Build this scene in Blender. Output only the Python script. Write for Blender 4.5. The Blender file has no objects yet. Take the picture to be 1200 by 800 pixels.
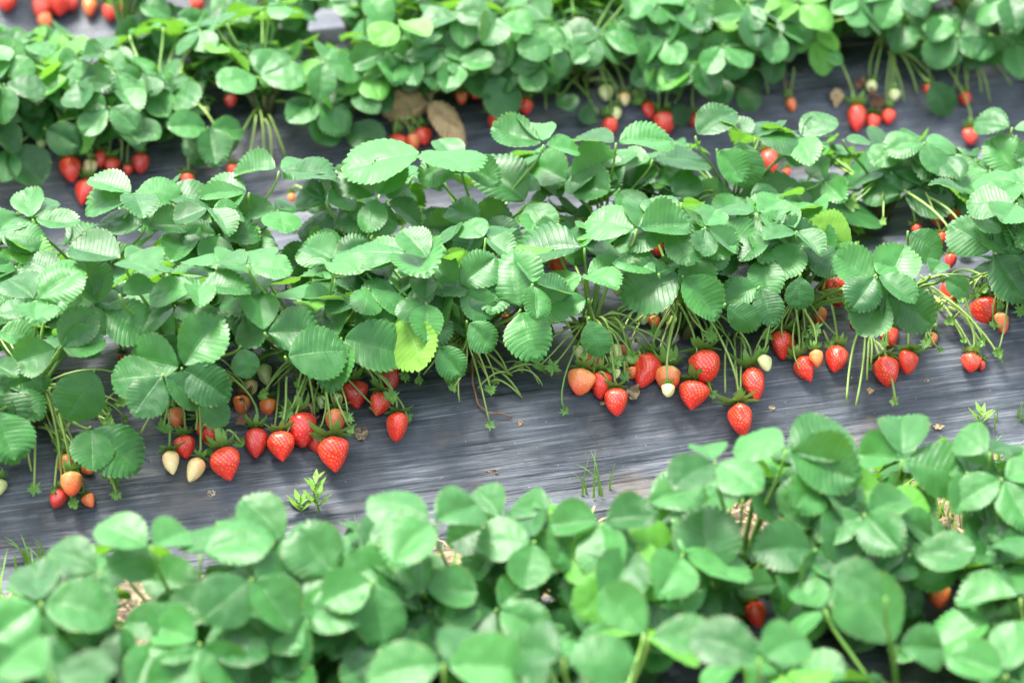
import bpy, math, random
from mathutils import Vector, Matrix, noise, kdtree
random.seed(11)
R = math.radians
scene = bpy.context.scene
col = scene.collection

# ------------------------------------------------------------------ camera frame
F = 2500.0                      # focal length in photo pixels (1200 wide)
PITCH, YAW = R(31.0), R(13.6)
CAM = Vector((0, 0, 1.20))
FWD = Vector((math.sin(YAW)*math.cos(PITCH), math.cos(YAW)*math.cos(PITCH), -math.sin(PITCH)))
RIGHT = Vector((math.cos(YAW), -math.sin(YAW), 0))
UP = RIGHT.cross(FWD)
Z = Vector((0, 0, 1))

def ray(x, y):
    return FWD + RIGHT*((x-600)/F) + UP*((400-y)/F)
def on_z(x, y, z=0.0):
    d = ray(x, y); return CAM + d*((z-CAM.z)/d.z)
def on_y(x, y, wy):
    d = ray(x, y); return CAM + d*((wy-CAM.y)/d.y)
def proj(p):
    v = p-CAM; dz = v.dot(FWD)
    return 600+F*v.dot(RIGHT)/dz, 400-F*v.dot(UP)/dz, dz

y2 = on_z(600, 425).y; y3 = on_z(600, 305).y; gap = y3-y2
y4 = on_z(600, 105).y; per = y4-y2
ROW = {0: y2-per, 1: y3-per, 2: y2, 3: y3, 4: y4, 5: y4+gap, 6: y4+per, 7: y4+per+gap}
BEDC = [(ROW[i]+ROW[i+1])/2 for i in (0, 2, 4, 6)]
DEPTH = 0.085
def sstep(t):
    t = max(0, min(1, t)); return t*t*(3-2*t)
def bed_z(y):
    d = min(abs(y-c) for c in BEDC)
    return 0.004*(1-min(1, d/.16)**2) - DEPTH*sstep((d-(gap/2+.035))/.135)
def on_bed(x, y):
    d = ray(x, y); t = (0.06-CAM.z)/d.z
    p = CAM+d*t
    for _ in range(900):
        if p.z <= bed_z(p.y): break
        p = p+d*0.0008
    return p
def row_x(row, px):               # world x where row `row` crosses photo column px (at bed top)
    lo, hi = -3.0, 4.0
    for _ in range(40):
        m = (lo+hi)/2
        if proj(Vector((m, ROW[row], 0)))[0] < px: lo = m
        else: hi = m
    return lo

# ------------------------------------------------------------------ object helpers
def link(o, parent=None):
    col.objects.link(o)
    if parent is not None: o.parent = parent
    return o
def mesh(name, v, f, mat, uv=None, smooth=True):
    me = bpy.data.meshes.new(name); me.from_pydata([tuple(p) for p in v], [], f)
    if mat: me.materials.append(mat)
    if smooth: me.polygons.foreach_set('use_smooth', [True]*len(me.polygons))
    if uv:
        l = me.uv_layers.new(name='UVMap')
        for lp in me.loops: l.data[lp.index].uv = uv[lp.vertex_index]
    me.update(); return me
def obj(name, me, parent=None, mw=None):
    o = bpy.data.objects.new(name, me); link(o, parent)
    if mw is not None: o.matrix_basis = mw
    return o
def tag(o, label, cat, group=None, kind=None):
    if label: o['label'] = label
    if cat: o['category'] = cat
    if group: o['group'] = group
    if kind: o['kind'] = kind
    return o
def empty(name, loc):
    o = bpy.data.objects.new(name, None); o.location = loc; o.empty_display_size = .02
    return link(o)
def bez(p0, p1, p2, p3, n=9):
    out = []
    for i in range(n):
        t = i/(n-1); u = 1-t
        out.append(p0*u**3+p1*3*u*u*t+p2*3*u*t*t+p3*t**3)
    return out
def tube(pts, r0, r1, seg=7, caps=True):
    V, Fc = [], []
    n = len(pts); ref = Vector((0.31, 0.83, 0.2))
    for i, p in enumerate(pts):
        tg = (pts[min(i+1, n-1)]-pts[max(i-1, 0)])
        if tg.length < 1e-9: tg = Vector((0, 0, 1))
        tg.normalize()
        a = tg.cross(ref)
        if a.length < 1e-4: a = tg.cross(Vector((1, 0, 0)))
        a.normalize(); b = tg.cross(a); r = r0+(r1-r0)*i/(n-1)
        for k in range(seg):
            th = 2*math.pi*k/seg
            V.append(p+a*(math.cos(th)*r)+b*(math.sin(th)*r))
    for i in range(n-1):
        for k in range(seg):
            Fc.append((i*seg+k, i*seg+(k+1) % seg, (i+1)*seg+(k+1) % seg, (i+1)*seg+k))
    if caps:
        Fc.append(tuple(range(seg))[::-1]); Fc.append(tuple((n-1)*seg+k for k in range(seg)))
    return V, Fc
def merge(parts):
    V, Fc = [], []
    for v, f in parts:
        o = len(V); V += list(v); Fc += [tuple(i+o for i in q) for q in f]
    return V, Fc

# ------------------------------------------------------------------ materials
def newmat(name):
    m = bpy.data.materials.new(name); m.use_nodes = True
    nt = m.node_tree; nt.nodes.clear()
    return m, nt
def nd(nt, t, **kw):
    n = nt.nodes.new(t)
    for k, v in kw.items():
        if k in n.inputs: n.inputs[k].default_value = v
        else: setattr(n, k, v)
    return n
def mth(nt, op, a, b=None, clamp=False):
    n = nt.nodes.new('ShaderNodeMath'); n.operation = op; n.use_clamp = clamp
    for i, s in enumerate((a, b)):
        if s is None: continue
        if isinstance(s, (int, float)): n.inputs[i].default_value = s
        else: nt.links.new(s, n.inputs[i])
    return n.outputs[0]
def mix(nt, fac, a, b):
    n = nt.nodes.new('ShaderNodeMix'); n.data_type = 'RGBA'
    for s, i in ((fac, 0), (a, 6), (b, 7)):
        if isinstance(s, (int, float)): n.inputs[i].default_value = s
        elif isinstance(s, tuple): n.inputs[i].default_value = (*s, 1)
        else: nt.links.new(s, n.inputs[i])
    return n.outputs[2]
def ramp(nt, fac, stops):
    n = nt.nodes.new('ShaderNodeValToRGB'); e = n.color_ramp.elements
    while len(e) > 1: e.remove(e[-1])
    e[0].position = stops[0][0]; e[0].color = (*stops[0][1], 1)
    for p, c in stops[1:]:
        q = e.new(p); q.color = (*c, 1)
    nt.links.new(fac, n.inputs[0]); return n.outputs[0]

TEETH = 12
def leaf_material(name, top_a, top_b, under, rough=.40, trans=.24):
    m, nt = newmat(name); L = nt.links.new
    out = nd(nt, 'ShaderNodeOutputMaterial')
    uv = nd(nt, 'ShaderNodeUVMap'); sep = nd(nt, 'ShaderNodeSeparateXYZ'); L(uv.outputs[0], sep.inputs[0])
    v, s = sep.outputs[0], sep.outputs[1]                # v = -1..1 across, s = 0..1 along
    av = mth(nt, 'ABSOLUTE', v)
    ph = mth(nt, 'FRACT', mth(nt, 'ADD', mth(nt, 'MULTIPLY', s, TEETH), 0.5))
    dv = mth(nt, 'ABSOLUTE', mth(nt, 'SUBTRACT', ph, .5))        # 0 on a side vein
    vein = mth(nt, 'SUBTRACT', 1.0, mth(nt, 'MULTIPLY', dv, 9.0), True)
    rib = mth(nt, 'SUBTRACT', 1.0, mth(nt, 'MULTIPLY', av, 26.0), True)
    veins = mth(nt, 'MAXIMUM', mth(nt, 'MULTIPLY', vein, .65), rib)
    inf = nd(nt, 'ShaderNodeObjectInfo')
    tc = nd(nt, 'ShaderNodeTexCoord')
    n1 = nd(nt, 'ShaderNodeTexNoise', Scale=3.5, Detail=3.0); L(tc.outputs['Object'], n1.inputs['Vector'])
    n2 = nd(nt, 'ShaderNodeTexNoise', Scale=42.0, Detail=2.0); L(tc.outputs['Object'], n2.inputs['Vector'])
    fac = mth(nt, 'ADD', mth(nt, 'MULTIPLY', inf.outputs['Random'], .75), mth(nt, 'MULTIPLY', mth(nt, 'SUBTRACT', n1.outputs[0], .4), .8), True)
    c = mix(nt, fac, top_a, top_b)
    c = mix(nt, mth(nt, 'MULTIPLY', veins, .34), c, (.10, .24, .06))
    c = mix(nt, mth(nt, 'MULTIPLY', mth(nt, 'SUBTRACT', n2.outputs[0], .62, True), 1.6, True), c, (.10, .2, .09))
    # a few pale flecks and browned tips
    n3 = nd(nt, 'ShaderNodeTexNoise', Scale=16.0, Detail=1.0); L(tc.outputs['Object'], n3.inputs['Vector'])
    edge = mth(nt, 'MULTIPLY', mth(nt, 'GREATER_THAN', av, .93), mth(nt, 'GREATER_THAN', n3.outputs[0], .60))
    c = mix(nt, mth(nt, 'MULTIPLY', edge, .45), c, (.22, .20, .06))
    geo = nd(nt, 'ShaderNodeNewGeometry')
    cu = mix(nt, mth(nt, 'MULTIPLY', veins, .6), under, (.26, .40, .14))
    cc = mix(nt, geo.outputs['Backfacing'], c, cu)
    h = mth(nt, 'ADD', mth(nt, 'MULTIPLY', vein, -.55), mth(nt, 'MULTIPLY', rib, -1.0))
    h = mth(nt, 'ADD', h, mth(nt, 'MULTIPLY', n2.outputs[0], .7))
    bp = nd(nt, 'ShaderNodeBump', Strength=.5, Distance=.00062); L(h, bp.inputs['Height'])
    p = nd(nt, 'ShaderNodeBsdfPrincipled')
    L(cc, p.inputs['Base Color']); L(bp.outputs[0], p.inputs['Normal'])
    rr = mth(nt, 'ADD', rough-.06, mth(nt, 'MULTIPLY', n1.outputs[0], .14))
    L(mth(nt, 'ADD', rr, mth(nt, 'MULTIPLY', geo.outputs['Backfacing'], .2)), p.inputs['Roughness'])
    p.inputs['Specular IOR Level'].default_value = .34
    p.inputs['Sheen Weight'].default_value = .20; p.inputs['Sheen Roughness'].default_value = .30; p.inputs['Sheen Tint'].default_value = (.86, 1, .92, 1)
    tr = nd(nt, 'ShaderNodeBsdfTranslucent')
    L(mix(nt, mth(nt, 'MULTIPLY', veins, .3), (.17, .42, .03), (.08, .2, .02)), tr.inputs['Color'])
    mx = nd(nt, 'ShaderNodeMixShader'); mx.inputs[0].default_value = trans
    L(p.outputs[0], mx.inputs[1]); L(tr.outputs[0], mx.inputs[2]); L(mx.outputs[0], out.inputs[0])
    return m
def plain(name, a, b, rough=.5, scale=60.0, trans=0.0, bump=.2, coord='Object', spec=.5):
    m, nt = newmat(name); L = nt.links.new
    out = nd(nt, 'ShaderNodeOutputMaterial'); tc = nd(nt, 'ShaderNodeTexCoord')
    n = nd(nt, 'ShaderNodeTexNoise', Scale=scale, Detail=4.0); L(tc.outputs[coord], n.inputs['Vector'])
    inf = nd(nt, 'ShaderNodeObjectInfo')
    f = mth(nt, 'ADD', mth(nt, 'MULTIPLY', mth(nt, 'SUBTRACT', n.outputs[0], .3), 1.6), mth(nt, 'MULTIPLY', mth(nt, 'SUBTRACT', inf.outputs['Random'], .5), .5), True)
    p = nd(nt, 'ShaderNodeBsdfPrincipled', Roughness=rough); L(mix(nt, f, a, b), p.inputs['Base Color'])
    p.inputs['Specular IOR Level'].default_value = spec
    bp = nd(nt, 'ShaderNodeBump', Strength=bump, Distance=.002); L(n.outputs[0], bp.inputs['Height']); L(bp.outputs[0], p.inputs['Normal'])
    if trans:
        t = nd(nt, 'ShaderNodeBsdfTranslucent'); L(mix(nt, f, a, b), t.inputs['Color'])
        mx = nd(nt, 'ShaderNodeMixShader'); mx.inputs[0].default_value = trans
        L(p.outputs[0], mx.inputs[1]); L(t.outputs[0], mx.inputs[2]); L(mx.outputs[0], out.inputs[0])
    else: L(p.outputs[0], out.inputs[0])
    return m
def berry_material(name, top, mid, tip, seed, rough=.30, spread=.0):
    m, nt = newmat(name); L = nt.links.new
    out = nd(nt, 'ShaderNodeOutputMaterial'); tc = nd(nt, 'ShaderNodeTexCoord')
    at = nd(nt, 'ShaderNodeAttribute', attribute_name='berry'); sep = nd(nt, 'ShaderNodeSeparateColor'); L(at.outputs['Color'], sep.inputs[0])
    n = nd(nt, 'ShaderNodeTexNoise', Scale=1.7, Detail=2.0); L(tc.outputs['Object'], n.inputs['Vector'])
    n2 = nd(nt, 'ShaderNodeTexNoise', Scale=14.0, Detail=3.0); L(tc.outputs['Object'], n2.inputs['Vector'])
    ax = mth(nt, 'ADD', sep.outputs[1], mth(nt, 'MULTIPLY', mth(nt, 'SUBTRACT', n.outputs[0], .5), .5+spread), True)
    c = ramp(nt, ax, [(0.0, top), (.22, mid), (1.0, tip)])
    c = mix(nt, mth(nt, 'MULTIPLY', n2.outputs[0], .22), c, tuple(x*.7 for x in mid))
    c = mix(nt, mth(nt, 'MULTIPLY', sep.outputs[0], .62), c, seed)
    p = nd(nt, 'ShaderNodeBsdfPrincipled', Roughness=rough); L(c, p.inputs['Base Color'])
    p.inputs['Specular IOR Level'].default_value = .55
    p.inputs['Coat Weight'].default_value = .25; p.inputs['Coat Roughness'].default_value = .18
    p.inputs['Subsurface Weight'].default_value = .12; p.inputs['Subsurface Radius'].default_value = (.9, .25, .12); p.inputs['Subsurface Scale'].default_value = .004
    bp = nd(nt, 'ShaderNodeBump', Strength=.3, Distance=.002); L(n2.outputs[0], bp.inputs['Height']); L(bp.outputs[0], p.inputs['Normal'])
    L(p.outputs[0], out.inputs[0]); return m

M = {}
M['leaf'] = leaf_material('leaf_green', (.005, .046, .009), (.042, .168, .036), (.13, .32, .025))
M['leaf_young'] = leaf_material('leaf_young_green', (.050, .20, .022), (.095, .27, .034), (.12, .27, .03), .46, .36)
M['stalk'] = plain('stalk_green', (.10, .22, .035), (.20, .32, .07), .42, 40, .12, .1)
M['truss'] = plain('truss_green', (.17, .28, .05), (.30, .40, .11), .45, 40, .12, .1)
M['calyx'] = plain('calyx_green', (.08, .22, .03), (.24, .42, .09), .5, 90, .22, .2)
M['crown'] = plain('crown_fibre', (.06, .06, .02), (.13, .14, .04), .7, 90, 0, .5)
M['tan'] = plain('dead_leaf_tan', (.40, .27, .12), (.68, .52, .31), .75, 70, .2, .5)
M['brown'] = plain('dry_brown', (.13, .06, .03), (.28, .16, .08), .7, 90, 0, .5)
M['pale'] = plain('pale_chip', (.34, .27, .17), (.55, .46, .32), .8, 120, 0, .5)
M['grey'] = plain('dry_grey', (.16, .12, .06), (.34, .27, .17), .8, 120, 0, .5)
M['straw'] = plain('straw', (.10, .065, .03), (.40, .31, .18), .7, 12, .1, .2, 'Generated')
M['grass'] = plain('grass_blade', (.11, .27, .03), (.24, .42, .07), .5, 12, .3, .1, 'Generated')
M['petal'] = plain('petal_cream', (.62, .56, .28), (.75, .70, .45), .6, 60, .2, .1)
M['yellow'] = plain('flower_yellow', (.50, .36, .05), (.62, .50, .12), .7, 200, 0, .5)
SEED_Y = (.62, .42, .09)
M['red'] = berry_material('berry_red', (.70, .09, .035), (.68, .022, .018), (.64, .014, .016), SEED_Y)
M['deep'] = berry_material('berry_deep_red', (.56, .025, .022), (.54, .018, .022), (.48, .013, .02), (.55, .30, .08))
M['orange'] = berry_material('berry_orange', (.78, .40, .12), (.74, .17, .04), (.72, .11, .03), (.70, .50, .12), .32, .2)
M['half'] = berry_material('berry_half_ripe', (.84, .62, .26), (.78, .24, .07), (.72, .06, .025), (.70, .50, .14), .32, .4)
M['blush'] = berry_material('berry_blush', (.82, .32, .10), (.82, .56, .25), (.82, .70, .36), (.42, .16, .05), .34, .7)
M['white'] = berry_material('berry_white', (.40, .52, .16), (.58, .63, .26), (.66, .66, .32), (.36, .32, .08), .36, .2)
M['green'] = berry_material('berry_green', (.30, .42, .12), (.42, .52, .20), (.48, .55, .26), (.30, .30, .08), .40, .2)

# ------------------------------------------------------------------ prototypes: leaflets
def leaflet_mesh(W, fold, droop, pleat, edge, skew, twist, seed, mat, cup=0.0):
    N, K = TEETH*6, 6
    rnd = random.Random(seed); V, UV, Fc = [], [], []
    ox, oy = rnd.random()*50, rnd.random()*50
    pw = rnd.uniform(1.36, 1.56); sh = rnd.uniform(.80, .94)
    tooth_var = [rnd.uniform(.75, 1.25) for _ in range(2*TEETH+2)]
    for i in range(N+1):
        s = i/N
        yb = 1-(1-s)**pw; xb = W*max(0, math.sin(math.pi*s**sh))**.78
        for k in range(-K, K+1):
            v = k/K; av = abs(v); sg = 1 if k >= 0 else -1
            wob = 1+.05*noise.noise(Vector((ox+sg*3, s*3, oy)))
            wside = xb*(1+skew*sg)*wob
            x = sg*av*wside; y = s+(yb-s)*av
            if av > .6:
                f = (s*TEETH) % 1.0
                ti = int(s*TEETH)+(TEETH if sg > 0 else 0)
                b = (max(0, math.sin(math.pi*f**1.25))**.75)*tooth_var[min(ti, 2*TEETH)]
                a = .050*((av-.6)/.4)**2*min(1, s*6)
                if i == N: b = 1.0
                x += sg*a*b*(1-s*.75); y += a*b*(.25+.9*s)
            r2 = y*y
            z = fold*abs(x)-droop*(y**2.1)-edge*(av**3)*.16*(1+.6*math.sin(5*s+ox))
            z += cup*(x*x*1.6+(y-.5)**2*.9)
            z += pleat*math.cos(2*math.pi*TEETH*s)*av*(1-.35*av)*(1 if s < .96 else .3)*-1
            z -= .010*math.exp(-(v*7)**2)
            z += .032*noise.noise(Vector((x*2.3+ox, y*2.3+oy, 3.1)))+.017*noise.noise(Vector((x*6+ox, y*6+oy, 8.)))
            x2 = x*math.cos(twist*y)-z*math.sin(twist*y); z2 = x*math.sin(twist*y)+z*math.cos(twist*y)
            V.append((x2, y, z2)); UV.append((v, s))
    c = 2*K+1
    for i in range(N):
        for k in range(2*K):
            Fc.append((i*c+k, i*c+k+1, (i+1)*c+k+1, (i+1)*c+k))
    return mesh('leaflet', V, Fc, mat, UV)
VAR = []
for i in range(14):
    r = random.Random(100+i)
    VAR.append(dict(W=r.uniform(.40, .49), fold=r.choice([-.12, .05, .2, .34, .5]), droop=r.uniform(.02, .26), pleat=r.uniform(.0002, .0012),
                    edge=r.uniform(-.1, .7), skew=r.uniform(-.09, .09), twist=r.uniform(-.30, .30), seed=i, cup=r.choice([0, .08, .2, .34])))
LEAFLETS = [leaflet_mesh(mat=M['leaf'], **v) for v in VAR]
YOUNG = [leaflet_mesh(mat=M['leaf_young'], **v) for v in VAR[:6]]

# ------------------------------------------------------------------ prototypes: berries
def berry_mesh(kind, mat, seed):
    r = random.Random(seed); NU, NV = 56, 40
    H = {'cone': 1.16, 'heart': 1.12, 'round': 1.0, 'long': 1.34, 'wedge': 1.1, 'lump': 1.15}[kind]
    def prof(t):
        a = math.sin(min(1, t/.30)*math.pi/2)**.62 if t < .30 else 1.0
        e = {'cone': .74, 'heart': .9, 'round': .58, 'long': .7, 'wedge': .62, 'lump': .7}[kind]
        b = 1.0 if t < .30 else (1-((t-.30)/.70)**1.65)**e
        return .5*a*b
    P = []
    ox = r.random()*30
    for i in range(NV+1):
        t = i/NV; tt = .5-.5*math.cos(math.pi*t)
        for k in range(NU):
            th = 2*math.pi*k/NU; rad = prof(tt)
            d = 1+.085*noise.noise(Vector((math.cos(th)*1.1+ox, math.sin(th)*1.1, tt*2)))*1.6
            if kind == 'lump': d += .22*noise.noise(Vector((math.cos(th)*1.6+ox, math.sin(th)*1.6, tt*3)))
            x = rad*d*math.cos(th); y = rad*d*math.sin(th); z = -tt*H
            if kind == 'wedge': x *= 1.12; y *= .88
            if kind == 'heart': x *= 1.06; y *= .94
            z += .03*noise.noise(Vector((x*2+ox, y*2, 1)))
            if tt < .05: z -= .03*(1-tt/.05)
            P.append(Vector((x, y, z)))
    def surf(tt, th):
        i = math.acos(1-2*tt)/math.pi*NV; i0 = min(NV-1, int(i)); k = int(th/(2*math.pi)*NU) % NU
        return P[i0*NU+k].lerp(P[(i0+1)*NU+k], i-i0)
    seeds, ns = [], 190
    # phyllotactic seed lattice weighted by circumference
    cum, tot = [], 0
    for j in range(400):
        tot += prof((j+.5)/400); cum.append(tot)
    for q in range(ns):
        tgt = (q+.5)/ns*tot
        j = next(a for a, c_ in enumerate(cum) if c_ >= tgt)
        seeds.append(surf(min(.985, .04+.95*(j+.5)/400), (q*2.399963) % (2*math.pi)))
    kd = kdtree.KDTree(len(seeds))
    for i, s_ in enumerate(seeds): kd.insert(s_, i)
    kd.balance()
    V, C = [], []
    for i in range(NV+1):
        for k in range(NU):
            p = P[i*NU+k]; d = kd.find(p)[2]
            tt = .5-.5*math.cos(math.pi*i/NV)
            pit = math.exp(-(d/.036)**2); sd = 1 if d < .012 else max(0, 1-(d-.012)/.013)
            nrm = Vector((p.x, p.y, .25*(p.z+.45*H)))
            if nrm.length > 1e-6: nrm.normalize()
            V.append(p-nrm*(.016*pit-.009*sd)); C.append((sd, tt, 0, 1))
    Fc = []
    for i in range(NV):
        for k in range(NU):
            Fc.append((i*NU+k, (i+1)*NU+k, (i+1)*NU+(k+1) % NU, i*NU+(k+1) % NU))
    me = mesh('flesh', V, Fc, mat)
    a = me.color_attributes.new('berry', 'FLOAT_COLOR', 'POINT')
    for i, c in enumerate(C): a.data[i].color = c
    return me
_bm = {}
def get_berry(kind, cls, seed):
    key = (kind, cls, seed % 2)
    if key not in _bm: _bm[key] = berry_mesh(kind, M[cls], hash(kind) % 7+seed % 2*17+3)
    return _bm[key]
def get_berry_seeded(kind, cls, seed):
    kinds = ['cone', 'heart', 'round', 'long', 'wedge', 'lump']
    key = (kind, cls, seed % 2)
    if key not in _bm: _bm[key] = berry_mesh(kind, M[cls], kinds.index(kind)*5+seed % 2*37+3)
    return _bm[key]

def calyx_mesh(seed, reflex, n=11, mat='calyx'):
    r = random.Random(seed); parts = []
    for q in range(n):
        th = 2*math.pi*q/n+r.uniform(-.18, .18); L_ = r.uniform(.34, .52)*(1 if q % 2 else .82); W_ = r.uniform(.075, .11)
        el = reflex+r.uniform(-.35, .45); V, Fc = [], []
        for i in range(7):
            t = i/6; w = W_*(math.sin(math.pi*min(1, .12+t*.88))**.8)*(1-t*.35) if i < 6 else .002
            rad = .05+L_*t*math.cos(el*t*.9-.1); z = .03+L_*t*math.sin(el*t*.9)-.02*t
            for v in (-1, 0, 1):
                x = rad*math.cos(th)-v*w*math.sin(th); y = rad*math.sin(th)+v*w*math.cos(th)
                V.append((x, y, z+abs(v)*.022))
        for i in range(6):
            for k in range(2): Fc.append((i*3+k, (i+1)*3+k, (i+1)*3+k+1, i*3+k+1))
        parts.append((V, Fc))
    # small domed hub
    V, Fc = [], []
    for i in range(4):
        a = i/3*math.pi/2
        for k in range(10):
            th = 2*math.pi*k/10
            V.append((.10*math.cos(a)*math.cos(th)+1e-4*math.cos(th), .10*math.cos(a)*math.sin(th)+1e-4*math.sin(th), .02+.05*math.sin(a)))
    for i in range(3):
        for k in range(10): Fc.append((i*10+k, i*10+(k+1) % 10, (i+1)*10+(k+1) % 10, (i+1)*10+k))
    parts.append((V, Fc)); V, Fc = merge(parts)
    return mesh('calyx', V, Fc, M[mat])
CALYX = [calyx_mesh(i, [.1, .55, .9, -.15, 1.25][i % 5]) for i in range(7)]
CALYX_DRY = calyx_mesh(31, .8, 12, 'brown')

# ------------------------------------------------------------------ what must stay open to view (photo pixels)
def lerp_line(pts, x):
    for (x0, a), (x1, b) in zip(pts, pts[1:]):
        if x <= x1: return a+(b-a)*max(0, min(1, (x-x0)/(x1-x0)))
    return pts[-1][1]
BOT2 = [(0, 520), (90, 450), (150, 470), (180, 500), (250, 470), (330, 425), (400, 455), (480, 415), (560, 405), (620, 410), (660, 365), (700, 405), (760, 340), (830, 362), (900, 385), (1000, 385), (1090, 380), (1130, 345), (1200, 352)]
TOP1 = [(0, 690), (50, 640), (100, 620), (200, 615), (300, 590), (350, 620), (440, 585), (540, 582), (700, 578), (800, 562), (830, 535), (900, 505), (980, 505), (1010, 540), (1060, 492), (1130, 512), (1200, 500)]
TOP3 = [(0, 226), (50, 226), (95, 258), (130, 204), (250, 194), (300, 192), (400, 190), (520, 156), (600, 140), (800, 142), (850, 128), (960, 138), (1020, 172), (1060, 150), (1200, 152)]
BOT4 = [(0, 212), (55, 205), (75, 172), (180, 172), (260, 188), (300, 150), (360, 150), (400, 168), (450, 168), (475, 130), (550, 108), (640, 100), (700, 75), (780, 112), (900, 108), (960, 75), (1040, 90), (1200, 95)]
KEEP = []     # (x, y, radius) filled from the berries and the open ground in the photo
KEEP += [(590, 228, 16, 9), (1010, 262, 22, 9), (340, 262, 10, 9), (930, 95, 22, 9), (380, 30, 8, 9), (1000, 60, 14, 9),
         (250, 658, 9, 9), (165, 700, 6, 9), (650, 690, 16, 9), (535, 640, 12, 9), (1105, 570, 10, 9), (1110, 605, 8, 9), (880, 610, 14, 9),
         (1085, 790, 16, 9), (790, 790, 12, 9), (975, 740, 10, 9), (105, 32, 14, 9), (480, 128, 16, 9), (527, 140, 18, 9)]

# ------------------------------------------------------------------ plants
CROWN_MATS = M['stalk']
PLANTS = {}
def plant(row, px, label): return plant_at(row, row_x(row, px), label)
def plant_at(row, x, label):
    p = Vector((x, ROW[row]+random.uniform(-.012, .012), bed_z(ROW[row])))
    e = empty('strawberry_plant', p)
    tag(e, label, 'strawberry plant', 'strawberry plants growing in rows')
    parts = []
    for k in range(7):            # the short stubby crown
        a = random.uniform(0, 6.28); d = Vector((math.cos(a), math.sin(a), 0))
        parts.append(tube([d*.006+Z*-.012, d*.012+Z*.012, d*.022+Z*.034], .0065, .003, 7))
    V, Fc = merge(parts)
    obj('crown', mesh('crown', V, Fc, M['crown']), e)
    PLANTS.setdefault(row, []).append((x, p, e))
    return e
def nearest(row, x):
    return min(PLANTS[row], key=lambda q: abs(q[0]-x))

def frame(d, n):
    y = d.normalized(); x = y.cross(n)
    if x.length < 1e-4: x = y.cross(Vector((1, 0, .1)))
    x.normalize(); z = x.cross(y)
    return x, y, z
def add_leaf(row, J, dirs, npref, L, young=False, lean=.5, pale=False):
    """J junction; dirs list of (unit dir, length, normal)"""
    px_, base, e = nearest(row, J.x)
    out = J-base; hor = Vector((out.x, out.y, 0))
    c0 = base+Z*.012+hor*.06
    pts = bez(c0, c0+Z*max(.02, out.z*.55)+hor*.10, J-Z*max(.015, out.z*.22)-hor*.05, J, 10)
    V, Fc = tube([p-base for p in pts], .0021, .00135, 7)
    lf = obj('leaf', mesh('leaf', V, Fc, M['stalk']), e)
    for i, (d, ln, n) in enumerate(dirs):
        x, y, z = frame(d, n)
        o = J+y*.0035-base
        s = ln/1.02
        mw = Matrix(((x.x*s, y.x*s, z.x*s, o.x), (x.y*s, y.y*s, z.y*s, o.y), (x.z*s, y.z*s, z.z*s, o.z), (0, 0, 0, 1)))
        obj('leaflet', random.choice(YOUNG if young else LEAFLETS), lf, mw)
    return lf

def hero(row, jx, jy, t, tips, off=None, young=False, k=1.0):
    if off is None:
        p = on_y(jx, jy, ROW[row]); h = p.z
        off = -.085 if h < .05 else (-.055 if h < .09 else random.uniform(-.045, .02))
        if row == 3: off *= .6
    J = on_y(jx, jy, ROW[row]+off)
    if J.z < .02:
        J = on_bed(jx, jy); J = J+(CAM-J).normalized()*.035
    toC = (CAM-J).normalized(); dz = (J-CAM).dot(FWD); mpp = dz/F
    l = [math.hypot(x-jx, y-jy)*mpp for x, y in tips]
    Lm = max(max(l), .046 if len(tips) > 1 else .03)
    if 0 <= t < .6 and row in (2, 3): t *= .6
    if t >= 0: n0 = (Z*(1-t)+toC*t*1.05).normalized()
    else: n0 = (-toC+Z*.35).normalized()
    dirs = []
    for (x, y), ln in zip(tips, l):
        Lf = max(ln*1.01, Lm*(.97 if abs(t) < .55 else .86)*k)
        im = RIGHT*(x-jx)*mpp+UP*(jy-y)*mpp
        s = math.sqrt(max(0, Lf*Lf-ln*ln)); s = min(s, ln*(2.2 if t < .5 else .85))
        ang = (jy-y)/max(1, math.hypot(x-jx, y-jy))
        depth = s*(1 if ang > .1 else (-1 if ang < -.1 else random.choice((-.4, .4))))
        d = im+FWD*depth
        n = (n0+RIGHT*random.uniform(-.22, .22)+Z*random.uniform(-.12, .12)+d.normalized()*-.15).normalized()
        dirs.append((d, min(Lf, max(d.length, ln)), n))
    add_leaf(row, J, dirs, n0, Lm, young)

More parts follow.
